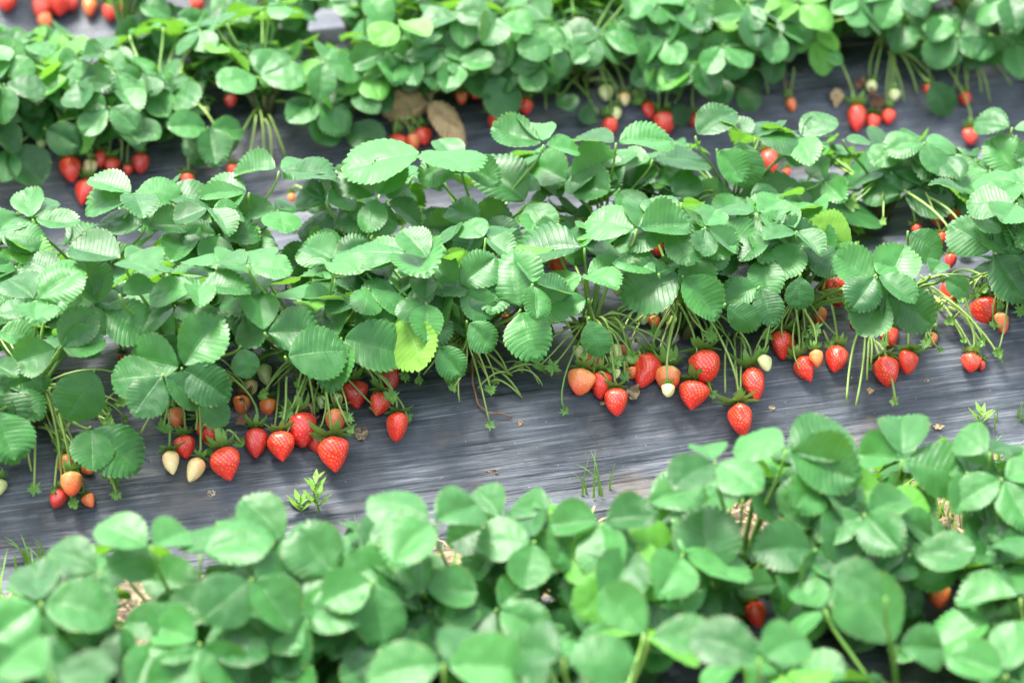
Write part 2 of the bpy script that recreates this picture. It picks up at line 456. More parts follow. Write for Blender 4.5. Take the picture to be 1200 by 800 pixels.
def covers(J, dirs):
    """does this leaf stand in front of something the photo shows open"""
    for d, ln, n in dirs:
        for q in (.3, .62, .9):
            x, y, dz = proj(J+d.normalized()*ln*q); r = .36*ln/dz*F
            for kx, ky, kr, kd_ in KEEP:
                if dz < kd_ and (x-kx)**2+(y-ky)**2 < (r*.78+kr)**2: return True
    return False
def fill(row, n, h, spread, zmin=.25, front=1.0, L=(.040, .054), top=None, bot=None, tries=60, young=.10):
    for px_, base, e in PLANTS[row]:
        done = 0
        for _ in range(tries):
            if done >= n: break
            a = random.uniform(0, 2*math.pi); r = spread*math.sqrt(random.random())
            hz = h*(1-.45*(r/spread)**2)*random.uniform(zmin, 1.0)
            J = base+Vector((r*math.cos(a)*1.15, r*math.sin(a)*front, hz))
            outw = Vector((math.cos(a), math.sin(a), 0)); Lm = random.uniform(*L)
            low = 1-hz/h
            nn = (Z+outw*(.10+.30*r/spread+.40*low)+Vector((random.uniform(-.26, .26), random.uniform(-.24, .16), 0))).normalized()
            hd = a+random.uniform(-.9, .9); dirs = []
            for da, q in ((0, 1.0), (random.uniform(1.25, 1.8), .93), (-random.uniform(1.25, 1.8), .93)):
                d = Vector((math.cos(hd+da), math.sin(hd+da), 0)); d = d-nn*d.dot(nn)
                d.normalize(); d = d+Z*random.uniform(-.38, .22)
                dirs.append((d, Lm*q*random.uniform(.9, 1.06), (nn+Vector((random.uniform(-.2, .2), random.uniform(-.2, .2), 0))).normalized()))
            bad = False
            for d, ln, n_ in dirs:
                x, y, dz = proj(J+d.normalized()*ln*.62); rr = .42*ln/dz*F
                if top and y-rr*.75 < lerp_line(top, x): bad = True
                if bot and y+rr > lerp_line(bot, x): bad = True
                if (J+d.normalized()*ln).z < bed_z(J.y+d.y*ln)+.006: bad = True
            if bad or covers(J, dirs): continue
            add_leaf(row, J, dirs, nn, Lm, random.random() < young); done += 1

# ------------------------------------------------------------------ berries
BERRIES = []
def stalk_mesh(p0, axis, row, base=None):
    """from the calyx back up to the nearest crown"""
    w = None
    x = p0.x+random.uniform(-.02, .02)
    q = nearest(row, x)
    end = q[1]+Vector((max(-.05, min(.05, (p0.x-q[1].x)*.45)), -.008, .035+random.uniform(0, .02)))
    ln = (end-p0).length
    side = Vector((random.uniform(-.024, .024), 0, 0))
    p1 = p0-axis*min(.03, ln*.3)+Z*min(.018, ln*.2)-side*.7
    p2 = end+Z*.018+Vector((0, -min(.05, ln*.35), 0))+side
    return bez(p0, p1, p2, end, 12)
def berry(row, x, y, w, tip, cls, shape, label, push=0.0, toward=.42, cal=None, lift=.42, dry=False, depth_keep=None):
    p = on_bed(x, y); dz = (p-CAM).dot(FWD); W = w*dz/F
    a = R(tip); im = RIGHT*math.sin(a)-UP*math.cos(a)
    toC = (CAM-p).normalized()
    ax = (im+toC*toward).normalized()
    cen = p+toC*(W*lift)+toC*push
    d = ray(x, y)                              # keep the centre on its line of sight
    e = empty('strawberry', p)
    cat = 'strawberry'
    tag(e, label, cat, 'strawberries hanging from the plants')
    me = get_berry_seeded(shape, cls, len(BERRIES))
    H = {'cone': 1.16, 'heart': 1.12, 'round': 1.0, 'long': 1.34, 'wedge': 1.1, 'lump': 1.15}[shape]
    top = cen-ax*(W*H*.48)
    roll = random.uniform(0, 6.28)
    zx = -ax; xx = zx.cross(Vector((math.cos(roll), math.sin(roll), .3))).normalized(); yy = zx.cross(xx)
    def mw(s, o, sx=1.0, sy=1.0, sz=1.0):
        o = o-p
        return Matrix(((xx.x*s*sx, yy.x*s*sy, zx.x*s*sz, o.x), (xx.y*s*sx, yy.y*s*sy, zx.y*s*sz, o.y), (xx.z*s*sx, yy.z*s*sy, zx.z*s*sz, o.z), (0, 0, 0, 1)))
    # crooked fruit: slight squeeze
    obj('flesh', me, e, mw(W, top, random.uniform(.9, 1.1), random.uniform(.86, 1.06), random.uniform(.94, 1.15)))
    cw = max(W*1.0, .013)
    obj('calyx', CALYX_DRY if dry else random.choice(CALYX), e, mw(cw*(random.uniform(1.25, 1.75) if cal is None else cal), top-ax*W*.01))
    pts = stalk_mesh(top-ax*W*.03, ax, row)
    V, Fc = tube([q-p for q in pts], .0012, .0016, 6)
    obj('stalk', mesh('stalk', V, Fc, M['truss']), e)
    BERRIES.append(e)
    KEEP.append((x, y, w*(.42 if row in (1, 2) else .38), dz+.0))
    return e

# ------------------------------------------------------------------ the plants, row by row
P2 = [(-120, 'strawberry plant past the left end of the middle bed front row'),
 (45, 'strawberry plant leaning over the half-eaten orange fruit and loose green calyxes at far left'),
 (215, 'strawberry plant with one big dark trifoliate leaf facing out above small blush fruit'),
 (372, 'strawberry plant with a folded pale hanging leaf above many deep red berries'),
 (545, 'strawberry plant with bare trimmed fruit stalks sprawling on open black plastic'),
 (690, 'strawberry plant with round dark puckered leaf and a thick upright stalk'),
 (800, 'strawberry plant with a broad drooping grey-green leaf above the largest red berries'),
 (930, 'strawberry plant with three large toothed leaves fanned above a lumpy red berry'),
 (1060, 'strawberry plant with bright trifoliate leaf facing out above a tangle of green stalks'),
 (1175, 'strawberry plant at right edge above a pair of plump berries in shade'),
 (1330, 'strawberry plant past the right end of the middle bed front row')]
P3 = [(-60, 'strawberry plant behind the leftmost plant, beside bare mulch with two fallen red berries'),
 (110, 'strawberry plant whose flat pale leaf covers the foot of two red berries behind'),
 (270, 'strawberry plant with low flat leaves, second clump of the middle bed back row'),
 (420, 'strawberry plant with a dark fan leaf standing upright in the back row'),
 (560, 'strawberry plant with sloping glossy leaves beside a small purple-grey mulch gap'),
 (705, 'strawberry plant with pale leaf pair just below the berries of the bed behind'),
 (860, 'strawberry plant with dark crinkled leaf and one half-red berry hanging on brown stalk'),
 (1030, 'strawberry plant with two tall upright rounded leaves on the back row crest'),
 (1165, 'strawberry plant with ribbed leaves above a hidden cluster of berries at right'),
 (1320, 'strawberry plant past the right end of the middle bed back row')]
P4 = [(-70, 'blurred strawberry plant cut by left edge behind the middle bed'),
 (60, 'blurred strawberry plant with cupped leaves above two bright red berries at left'),
 (185, 'blurred dense strawberry plant between red berries and thick pale stalks'),
 (310, 'blurred strawberry plant with long bare pale-green stalks showing beneath large leaves'),
 (430, 'blurred strawberry plant beside the tan dead leaves'),
 (555, 'blurred strawberry plant with dark hanging leaves above a string of red berries'),
 (680, 'blurred strawberry plant with small low leaves around one pale unripe berry'),
 (815, 'blurred strawberry plant of dark leaves left of the open grey mulch'),
 (915, 'blurred strawberry plant with few low leaves by a tan dried leaf'),
 (1040, 'blurred strawberry plant with a fan of arching stalks above three red berries'),
 (1140, 'blurred strawberry plant with long drooping stalks near top right corner'),
 (1270, 'blurred strawberry plant past the right end of the third bed')]
P5 = [(-20, 'strongly blurred strawberry plant at top left in front of a red berry heap'),
 (150, 'strongly blurred strawberry plant under the grey mulch patch at top left'),
 (270, 'strongly blurred strawberry plant with upright leaf right of the top-left berries'),
 (420, 'strongly blurred strawberry plant at top edge left of centre'),
 (560, 'strongly blurred strawberry plant with a thick pale stalk at top centre'),
 (700, 'strongly blurred strawberry plant with flat pale leaves at top edge'),
 (830, 'strongly blurred dark strawberry plant at top edge right of centre'),
 (950, 'strongly blurred strawberry plant with hanging leaf pair at top right'),
 (1080, 'strongly blurred strawberry plant by brown dried stalks at top right'),
 (1210, 'strongly blurred strawberry plant in the top right corner')]
P6 = [(40, 'farthest strawberry plant, its red berries spilling down at top left'),
 (170, 'farthest strawberry plant above the single orange berry at top edge'),
 (300, 'farthest strawberry plant beyond the mulch patch at top edge'),
 (1120, 'farthest strawberry plant beyond the brown dried stalks at top right')]
P1 = [(-90, 'out-of-focus strawberry plant past the left end of the nearest bed'),
 (75, 'out-of-focus strawberry plant below the loose calyxes, nearest bed far left'),
 (235, 'out-of-focus strawberry plant beside the hole showing dry straw'),
 (390, 'out-of-focus strawberry plant behind a small green weed sprig'),
 (545, 'out-of-focus strawberry plant with a dark cupped leaf at its top'),
 (700, 'out-of-focus strawberry plant below the thin grass blades in nearest bed'),
 (860, 'out-of-focus strawberry plant with big round dark leaf over a red berry'),
 (1020, 'out-of-focus strawberry plant with clear trifoliate leaf beside straw gap'),
 (1170, 'out-of-focus strawberry plant cut by right edge of nearest bed'),
 (1320, 'out-of-focus strawberry plant past the right end of the nearest bed')]
P0 = [(-30, 'very blurred strawberry plant in the bottom left corner'),
 (160, 'very blurred strawberry plant along bottom edge near left corner'),
 (340, 'very blurred strawberry plant along bottom edge left of the green flower bud'),
 (520, 'very blurred strawberry plant at bottom centre with broad pale leaves'),
 (700, 'very blurred strawberry plant along bottom edge left of a dark mulch hole'),
 (880, 'very blurred strawberry plant along bottom edge below the red berry'),
 (1050, 'very blurred strawberry plant with tall paired round leaves at bottom right'),
 (1220, 'very blurred strawberry plant in the bottom right corner')]
for r_, L_ in ((2, P2), (3, P3), (4, P4), (5, P5), (6, P6), (1, P1), (0, P0)):
    for px_, lab in L_: plant(r_, px_, lab)
# the rows run on past both edges of the photograph
PAST = {2: 'front row of the middle bed', 3: 'back row of the middle bed', 4: 'front row of the third bed', 5: 'back row of the third bed', 1: 'back row of the nearest bed', 0: 'front row of the nearest bed'}
for r_, where in PAST.items():
    for side in (-1, 1):
        ends = [row_x(r_, px_) for px_, _ in {2: P2, 3: P3, 4: P4, 5: P5, 1: P1, 0: P0}[r_]]
        edge = (min if side < 0 else max)(ends)
        for k in (1, 2, 3):
            plant_at(r_, edge+side*.125*k, '%s strawberry plant off the %s end of the %s' % (['nearest', 'second', 'third'][k-1], 'left' if side < 0 else 'right', where))

# ------------------------------------------------------------------ the berries the photo shows
B2 = [
 (77, 543, 22, 10, 'half', 'cone', 'orange-red strawberry at the top of the half-eaten cluster at far left'),
 (103, 549, 17, 40, 'orange', 'round', 'small orange strawberry tucked right of the half-eaten cluster'),
 (84, 565, 27, 0, 'half', 'round', 'round orange-red strawberry in the middle of the far left cluster', .012),
 (104, 586, 16, 30, 'orange', 'cone', 'small orange-red strawberry lowest in the far left cluster'),
 (68, 583, 22, -20, 'deep', 'round', 'dull brown-red spoilt strawberry under the far left cluster'),
 (-2, 570, 20, 0, 'white', 'round', 'pale green unripe strawberry cut by the left edge'),
 (207, 488, 22, 5, 'half', 'cone', 'orange-red strawberry hanging under the large dark trifoliate leaf'),
 (189, 481, 13, 0, 'green', 'round', 'tiny green strawberry beside an orange-red one under the dark leaf'),
 (217, 523, 25, 8, 'red', 'cone', 'red strawberry above two blush ones on the left mulch'),
 (246, 505, 33, 20, 'red', 'wedge', 'red strawberry lying sideways behind the big heart-shaped one'),
 (200, 540, 23, 10, 'blush', 'cone', 'cream strawberry with orange tint, left one of the blush pair', .006),
 (229, 549, 22, -25, 'blush', 'long', 'cream and orange strawberry, right one of the blush pair', .006),
 (265, 543, 37, 15, 'red', 'heart', 'big red heart-shaped strawberry right of the blush pair', .008),
 (310, 437, 20, 15, 'white', 'long', 'greenish white unripe strawberry highest under the leaves', .02),
 (293, 453, 19, 0, 'blush', 'round', 'small peach strawberry just below a greenish white one'),
 (283, 475, 23, -8, 'orange', 'wedge', 'orange strawberry touching a withered brown calyx'),
 (314, 476, 21, 5, 'orange', 'round', 'orange strawberry right of the withered brown calyx'),
 (300, 516, 28, 0, 'deep', 'cone', 'dark red egg-shaped strawberry with no calyx showing'),
 (330, 522, 33, 5, 'red', 'heart', 'red strawberry with calyx turned up beside the dark egg-shaped one', .006),
 (353, 502, 36, 10, 'deep', 'wedge', 'deep red strawberry under a dried calyx in the left cluster'),
 (370, 516, 26, 12, 'deep', 'cone', 'shaded red strawberry behind the largest berry of the left cluster', -.004),
 (391, 532, 39, 8, 'red', 'heart', 'largest red strawberry of the left cluster, nearest a weed sprig', .010),
 (393, 491, 27, 0, 'half', 'round', 'orange-red strawberry right above the largest left cluster berry'),
 (377, 470, 15, -5, 'green', 'round', 'small green strawberry left of its pale twin under the leaves', .012),
 (395, 469, 16, 5, 'green', 'cone', 'pale green strawberry right of its green twin under the leaves', .012),
 (416, 462, 31, 10, 'deep', 'cone', 'dark red strawberry half covered by a small pale leaf tip'),
 (445, 473, 26, -15, 'red', 'cone', 'red strawberry wrapped in green calyx between two others'),
 (456, 440, 27, 10, 'red', 'long', 'red strawberry high up beside a folded pale leaf'),
 (465, 499, 31, 0, 'red', 'wedge', 'blunt red strawberry alone at the right end of the left cluster', .006),
 (161, 401, 10, 0, 'deep', 'round', 'speck of dark red strawberry above the dark trifoliate leaf'),
 (143, 420, 13, 0, 'deep', 'round', 'dark pink strawberry glimpsed between stalks left of the dark leaf'),
 (335, 347, 10, 0, 'deep', 'round', 'red bead of strawberry glimpsed among leaves above the left cluster'),
 (594, 374, 12, 0, 'red', 'round', 'red strawberry glimpsed left of the round puckered leaf'),
 (678, 411, 15, 0, 'white', 'round', 'white-green strawberry hanging on one straight stalk above the salmon one', .022),
 (681, 447, 31, -12, 'half', 'wedge', 'salmon-orange strawberry with pale shoulder at left of the right cluster', .006),
 (704, 449, 27, 0, 'red', 'wedge', 'red strawberry wedged between the salmon one and a pointed one', .0),
 (722, 470, 29, 5, 'red', 'cone', 'pointed red strawberry lowest beneath the tiny white bead', .006),
 (694, 425, 30, 10, 'deep', 'wedge', 'shaded red strawberry behind the salmon one and white-green one', -.006),
 (722, 413, 18, 30, 'white', 'long', 'whitish strawberry leaning on an orange one under small leaf', .014),
 (732, 411, 16, 5, 'orange', 'cone', 'small orange strawberry behind a leaning whitish one'),
 (722, 437, 11, 0, 'white', 'round', 'tiny white bead of strawberry above the pointed red one', .014),
 (740, 422, 13, 15, 'green', 'round', 'small greenish strawberry in the middle of the right cluster', .014),
 (758, 432, 31, -20, 'red', 'long', 'red strawberry going brown at its tip beside dried grey leaf'),
 (741, 437, 16, 0, 'orange', 'round', 'orange strawberry hidden by calyx left of the browning one'),
 (783, 444, 34, 0, 'half', 'round', 'orange-red strawberry with white one dangling in front of it', -.002),
 (783, 457, 16, 0, 'white', 'round', 'white strawberry dangling in front of an orange-red one', .030),
 (826, 429, 40, 10, 'red', 'round', 'big round bright red strawberry lying on top of another', .012),
 (812, 464, 35, -8, 'red', 'heart', 'red strawberry directly below the big round one', .002),
 (883, 447, 32, 10, 'red', 'cone', 'red strawberry under the white-green one right of the long stalks', .002),
 (897, 425, 19, 15, 'white', 'wedge', 'white-green strawberry resting on a red one by long stalks', .024),
 (868, 491, 36, 10, 'red', 'wedge', 'big red strawberry hanging lowest on the mulch under bushy calyx', .006),
 (918, 404, 31, -5, 'red', 'wedge', 'red strawberry on its own under the toothed leaves at right'),
 (943, 432, 29, 25, 'red', 'heart', 'red strawberry with a small orange one in front', -.002),
 (957, 420, 17, 10, 'orange', 'long', 'small orange strawberry in front of two red ones', .024),
 (980, 419, 27, -10, 'red', 'cone', 'red strawberry right of the small orange one'),
 (977, 343, 34, 25, 'red', 'lump', 'lumpy knobbled red strawberry high between the toothed leaves', .03),
 (959, 369, 21, 0, 'half', 'round', 'small orange-red strawberry below the lumpy one', .012),
 (1042, 394, 24, 10, 'red', 'round', 'red strawberry half hidden below the bright trifoliate leaf'),
 (1039, 434, 33, 10, 'red', 'wedge', 'red strawberry crossed by pale green stalks'),
 (1064, 425, 28, -5, 'red', 'wedge', 'red strawberry right of the one crossed by stalks', .004),
 (1002, 379, 14, 0, 'red', 'round', 'red strawberry glimpsed at left edge of bright trifoliate leaf'),
 (1092, 397, 15, -15, 'half', 'cone', 'small orange-red strawberry with large calyx below a drooping leaflet'),
 (1138, 425, 22, -5, 'red', 'wedge', 'red strawberry at the end of sprawling stalks on right mulch', .004),
 (1150, 428, 12, 5, 'deep', 'round', 'tiny red strawberry stuck to the side of a larger one at right'),
 (1152, 365, 32, 5, 'red', 'wedge', 'plump red strawberry in shade near right edge with smaller neighbour'),
 (1173, 377, 21, 15, 'half', 'cone', 'smaller orange-red strawberry touching the plump one near right edge'),
 (1149, 342, 13, 0, 'green', 'round', 'little green strawberry above the plump one near right edge', .02),
 (1112, 342, 24, 10, 'deep', 'cone', 'red strawberry behind a small drooping leaflet at right', .01),
 (654, 310, 20, 0, 'red', 'lump', 'red strawberry peeping over the leaf with upright stalk', .03),
 (725, 340, 15, 0, 'green', 'round', 'green strawberry left of the broad drooping leaf', .05),
 (754, 374, 13, 0, 'green', 'round', 'yellow-green strawberry with spread calyx under the drooping leaf', .05),
 (767, 377, 16, 10, 'orange', 'round', 'brownish orange strawberry behind the yellow-green one', .04),
]
B3 = [
 (474, 281, 14, 10, 'red', 'cone', 'red strawberry point showing behind an upright pale leaflet', .03),
 (770, 290, 17, 20, 'red', 'round', 'red strawberry peeping below the broad pale back row leaf', .03),
 (860, 312, 11, 0, 'red', 'round', 'red fleck of strawberry left of the toothed leaves', .03),
 (342, 232, 10, 0, 'orange', 'round', 'orange fleck of strawberry beneath the flat back row leaf', .06),
 (902, 188, 20, 20, 'red', 'long', 'red strawberry with cream tip hanging in the back row', .06),
 (922, 202, 9, 0, 'red', 'round', 'tiny red strawberry right of the cream tipped one', .05),
 (1098, 256, 16, 20, 'deep', 'round', 'pinkish red strawberry topmost in the hidden cluster at right', .04),
 (1117, 250, 17, 0, 'orange', 'round', 'orange strawberry topmost beside the pinkish one at right', .04),
 (1075, 269, 12, 20, 'red', 'cone', 'red strawberry left end of the hidden cluster at right', .03),
 (1104, 279, 13, 10, 'red', 'round', 'small red strawberry in the middle of the hidden cluster', .03),
 (1130, 291, 17, 10, 'half', 'round', 'orange-red strawberry right end of the hidden cluster', .03),
 (1114, 306, 16, 0, 'deep', 'cone', 'dark red strawberry lowest in the hidden cluster at right', .03),
]
B4 = [
 (82, 196, 26, 8, 'red', 'cone', 'blurred bright red strawberry left of a cream one'),
 (106, 195, 18, 0, 'blush', 'round', 'blurred cream strawberry between red ones at left'),
 (100, 223, 26, -15, 'red', 'cone', 'blurred red strawberry lying lowest on the mulch at left'),
 (118, 185, 17, 0, 'red', 'cone', 'blurred red strawberry above and right of the cream one'),
 (131, 193, 18, 0, 'red', 'round', 'blurred small red strawberry in shade right of the cream one'),
 (165, 190, 22, 0, 'deep', 'round', 'blurred dark maroon strawberry hanging under leaves'),
 (150, 199, 12, 0, 'red', 'round', 'blurred low red strawberry left of the maroon one'),
 (220, 212, 18, 0, 'red', 'round', 'blurred red strawberry poking above the flat pale leaf'),
 (272, 200, 14, 0, 'red', 'cone', 'blurred red strawberry at the foot of pale stalks', .02),
 (222, 62, 11, 0, 'orange', 'round', 'blurred orange fleck of strawberry in the far row', .06),
 (48, 168, 13, 0, 'green', 'round', 'blurred green strawberry above the left red ones', .02),
 (240, 130, 12, 0, 'green', 'round', 'blurred pale green strawberry among the dense leaves', .05),
 (270, 118, 15, 0, 'deep', 'round', 'blurred dark red strawberry glimpsed between large leaves', .05),
 (466, 168, 22, 0, 'red', 'cone', 'blurred red strawberry left end of the trio under tan leaves'),
 (484, 167, 20, 0, 'half', 'wedge', 'blurred orange-red strawberry middle of the trio under tan leaves'),
 (496, 159, 22, 10, 'red', 'round', 'blurred red strawberry right end of the trio under tan leaves'),
 (558, 106, 21, 0, 'red', 'round', 'blurred red strawberry topmost of the string right of tan leaves', .02),
 (574, 124, 18, 5, 'red', 'wedge', 'blurred red strawberry second down the string right of tan leaves'),
 (583, 143, 25, 0, 'red', 'round', 'blurred large red strawberry lowest of the string right of tan leaves'),
 (541, 114, 15, 0, 'half', 'round', 'blurred pinkish strawberry beside the tan dead leaf', .02),
 (616, 125, 20, 0, 'red', 'round', 'blurred red strawberry between a calyx and bare brown stalks'),
 (690, 86, 18, 0, 'red', 'wedge', 'blurred red strawberry high above the pale unripe ones', .02),
 (710, 108, 19, 0, 'white', 'round', 'blurred whitish strawberry, upper one of an unripe pair', .01),
 (732, 116, 16, 0, 'blush', 'round', 'blurred peach strawberry right of the whitish pair', .01),
 (722, 133, 15, 0, 'white', 'cone', 'blurred whitish strawberry, lower one of an unripe pair', .01),
 (760, 129, 16, 15, 'red', 'long', 'blurred narrow red strawberry under dark leaves'),
 (715, 149, 22, 0, 'red', 'round', 'blurred red strawberry just above the pale back row leaf pair'),
 (779, 144, 28, 0, 'red', 'round', 'blurred wide red strawberry below a straight pale stalk'),
 (813, 140, 16, 0, 'deep', 'round', 'blurred dark red strawberry right of the wide one'),
 (1004, 137, 26, 0, 'red', 'cone', 'blurred red strawberry, largest of three in a row'),
 (1023, 143, 18, 0, 'red', 'cone', 'blurred red strawberry, middle of three in a row'),
 (1041, 137, 20, 0, 'red', 'round', 'blurred red strawberry, right of three in a row'),
 (1021, 101, 15, 0, 'white', 'round', 'blurred white-green strawberry above three red ones', .01),
 (1048, 111, 14, 0, 'white', 'round', 'blurred whitish strawberry near arching stalks', .01),
 (927, 122, 15, 20, 'orange', 'cone', 'blurred orange strawberry on the bare grey mulch', .0),
 (1087, 105, 12, 0, 'red', 'round', 'blurred small red strawberry left of a dark leaf at top right'),
 (1131, 116, 16, 5, 'red', 'cone', 'blurred red strawberry right of a dark leaf at top right'),
 (1137, 160, 18, 0, 'red', 'wedge', 'blurred red strawberry in a gap between pale leaves', .01),
]
B6 = [
 (8, 2, 24, 0, 'red', 'round', 'far blurred red strawberry in the top left corner'),
 (50, 9, 24, 0, 'red', 'round', 'far blurred red strawberry left part of the top left heap'),
 (70, 5, 28, 0, 'red', 'heart', 'far blurred large red strawberry in the top left heap'),
 (53, 25, 18, 20, 'half', 'cone', 'far blurred orange-red strawberry lowest in the top left heap'),
 (84, 4, 16, 0, 'deep', 'round', 'far blurred dark red strawberry right part of the top left heap'),
 (105, 9, 17, 0, 'orange', 'long', 'far blurred single orange strawberry at top edge'),
 (129, 15, 20, 0, 'red', 'cone', 'far blurred red strawberry right of the single orange one'),
 (147, 12, 18, 20, 'half', 'round', 'far blurred orange-red strawberry at right end of the top group'),
 (231, 4, 18, 0, 'red', 'round', 'far blurred red strawberry at top edge apart from the heap'),
 (1122, 3, 14, 0, 'deep', 'round', 'far blurred dark red strawberry among brown stalks at top right'),
]
B1 = [
 (886, 719, 26, 20, 'red', 'cone', 'out-of-focus red strawberry in a dark gap near the bottom', .05),
 (1101, 698, 31, 0, 'half', 'round', 'out-of-focus pinkish orange strawberry under leaves at lower right', .045),
]
for r_, B_ in ((2, B2), (3, B3), (4, B4), (6, B6), (1, B1)):
    for b in B_:
        x, y, w, tip, cls, shp, lab = b[:7]
        berry(r_, x, y, w, tip, cls, shp, lab, push=b[7] if len(b) > 7 else 0.0, dry=(lab.startswith('orange strawberry touching')))

# ------------------------------------------------------------------ leaves the photo shows clearly
H3 = [(157,227,.30,[(107,206),(205,214),(175,243),(105,237)][:3]), (160,228,.3,[(104,238)]), (190,228,.2,[(247,230)]),
 (38,257,.45,[(22,224),(46,224),(88,261)]), (-6,274,.5,[(14,243),(47,276)]), (170,266,.5,[(122,250),(217,263)]),
 (225,285,.4,[(184,273),(208,300),(275,274)]), (140,284,.3,[(95,270)]), (292,226,.45,[(235,214),(236,247)]), (327,201,.08,[(274,196),(377,184),(393,205)]),
 (326,246,.5,[(283,246),(338,264),(348,240)]), (382,236,.65,[(350,222),(372,208),(415,226)]), (442,231,.85,[(395,197),(468,187),(432,263)]),
 (495,178,.05,[(407,188),(550,186)]), (540,193,.5,[(495,203),(516,160),(582,213)]), (617,238,.7,[(564,187),(640,265)]), (600,205,.4,[(630,215)]),
 (547,261,.8,[(500,265),(557,232),(597,250)]), (637,170,.4,[(581,150),(620,138),(677,172)]), (722,168,.12,[(672,155),(786,157)]),
 (667,213,.6,[(626,187),(720,181),(706,222)]), (765,187,.3,[(720,190),(829,180),(762,168)]), (725,222,.75,[(710,195),(745,250)]), (786,230,.75,[(818,207),(775,255)]),
 (828,262,.5,[(803,229),(876,258)]), (936,161,.5,[(973,132),(977,152),(942,184)]), (885,162,.15,[(846,140),(938,163),(912,142)]), (815,160,.5,[(857,124)]),
 (915,179,.75,[(942,187)]), (866,163,.95,[(872,214)]), (988,164,.1,[(1017,161)]), (1045,202,.5,[(991,187),(1066,147),(1140,180)]),
 (1057,229,.7,[(1062,173),(1019,213),(1111,243)]), (1194,207,.65,[(1165,162),(1160,226)]), (1110,231,.1,[(1165,246)]), (1160,200,.3,[(1124,207)]),
 (840,175,.5,[(868,212)]), (1186,150,.4,[(1150,135),(1205,150)]), (962,246,.55,[(868,240),(932,208),(1033,241)]), (960,215,.5,[(990,205)])]
H2 = [(145,306,.2,[(85,285),(186,296),(184,311)]), (42,353,.45,[(2,322),(86,313),(52,373)]), (-8,370,.45,[(26,357)]), (117,360,.6,[(99,304),(74,346),(175,384)]), (140,345,.55,[(173,332)]),
 (232,336,.18,[(179,340),(286,331),(240,352)]), (290,311,.3,[(250,296),(336,311),(300,282)]), (392,308,.25,[(357,283),(418,312)]), (478,299,.25,[(414,302),(396,284),(502,319)]),
 (503,305,.5,[(473,268),(530,296)]), (537,337,.75,[(503,304),(578,302),(573,367)]), (415,360,.8,[(461,338),(461,396)]), (400,396,.8,[(376,358),(471,411),(388,452)]),
 (352,352,.3,[(396,347),(335,330)]), (310,390,.75,[(301,343),(369,387)]), (334,418,.8,[(401,406)]), (499,355,.75,[(497,324),(502,394),(473,364)]),
 (512,404,.7,[(538,436)]), (547,376,.7,[(576,403)]), (69,408,.75,[(104,366),(22,423),(117,398)]), (-5,390,.5,[(41,393)]), (-10,428,.5,[(20,436)]),
 (213,431,.9,[(150,417),(253,374),(262,462)]), (196,441,.8,[(156,472)]), (112,432,.8,[(84,487)]), (106,500,.8,[(117,538),(161,541)]), (-6,478,.8,[(19,536)]), (233,470,.7,[(262,492)]),
 (282,405,.8,[(292,437)]), (746,269,.5,[(692,251),(765,228),(808,260)]), (685,291,.3,[(597,293),(672,262),(732,291)]), (817,307,.7,[(798,270),(830,322),(864,300)]),
 (685,322,.2,[(636,339),(732,308),(716,326)]), (772,321,.35,[(727,300),(790,302)]), (800,323,.75,[(735,346),(838,367)]), (610,363,.85,[(597,296),(626,412),(669,348)]),
 (690,372,.85,[(702,413)]), (891,302,.85,[(866,252),(966,274),(897,340)]), (890,336,.8,[(849,349),(903,373)]), (850,356,.8,[(882,383)]), (838,291,.6,[(862,302)]),
 (938,321,.85,[(936,357)]), (1036,343,.85,[(1060,290),(1090,376),(1009,387)]), (1034,338,.55,[(984,301)]), (1164,295,.8,[(1120,262),(1207,262),(1199,349)]),
 (1090,322,.6,[(1106,304)]), (1064,271,.7,[(1100,296)]), (1104,325,.8,[(1131,341)]), (690,350,.6,[(660,362)])]
H2U = [(469,365,-.5,[(500,426)]), (1000,291,-.4,[(954,262)]), (510,318,-.3,[(548,300)])]
H1 = [(117,668,.4,[(60,640),(176,652),(110,716)]), (48,706,.4,[(24,672),(126,712),(0,740)]), (177,641,.25,[(118,610),(211,622)]), (235,650,.3,[(232,612),(307,620)]), (335,634,.6,[(288,586)]),
 (246,690,.4,[(173,680),(200,729)]), (318,690,.7,[(298,640),(386,664)]), (396,682,.6,[(458,656),(350,620),(374,722)]), (507,612,.4,[(441,576),(465,645),(560,588)]),
 (590,609,.6,[(530,632),(560,575)]), (495,691,.5,[(450,693),(480,656),(553,690)]), (694,648,.5,[(654,686),(602,668),(742,650)]), (645,600,.5,[(598,592),(632,588)]),
 (746,637,.5,[(799,590),(711,628),(802,641)]), (757,591,.3,[(822,566)]), (834,681,.85,[(824,598),(750,702)]), (1057,539,.55,[(1011,532),(1066,486),(1138,556)]),
 (921,528,.5,[(872,506),(996,500),(1000,560)]), (945,622,.9,[(940,562)]), (1066,650,.5,[(1011,606),(1131,645),(957,640)]), (1160,531,.5,[(1131,506),(1191,515)]),
 (1196,600,.5,[(1144,602)]), (1216,626,.5,[(1164,621)]), (1202,650,.6,[(1144,653)]), (838,541,.3,[(790,560),(880,560),(830,520)])]
H0 = [(1050,757,.65,[(1000,684),(1110,760)]), (1038,700,.6,[(985,668)]), (760,745,.45,[(712,696),(832,746)]), (60,790,.5,[(0,770),(130,785)]), (520,778,.45,[(440,782),(570,742),(610,780)]),
 (660,772,.45,[(600,760),(740,770)]), (890,772,.4,[(820,740),(950,745)]), (1180,790,.5,[(1120,770),(1200,740)])]
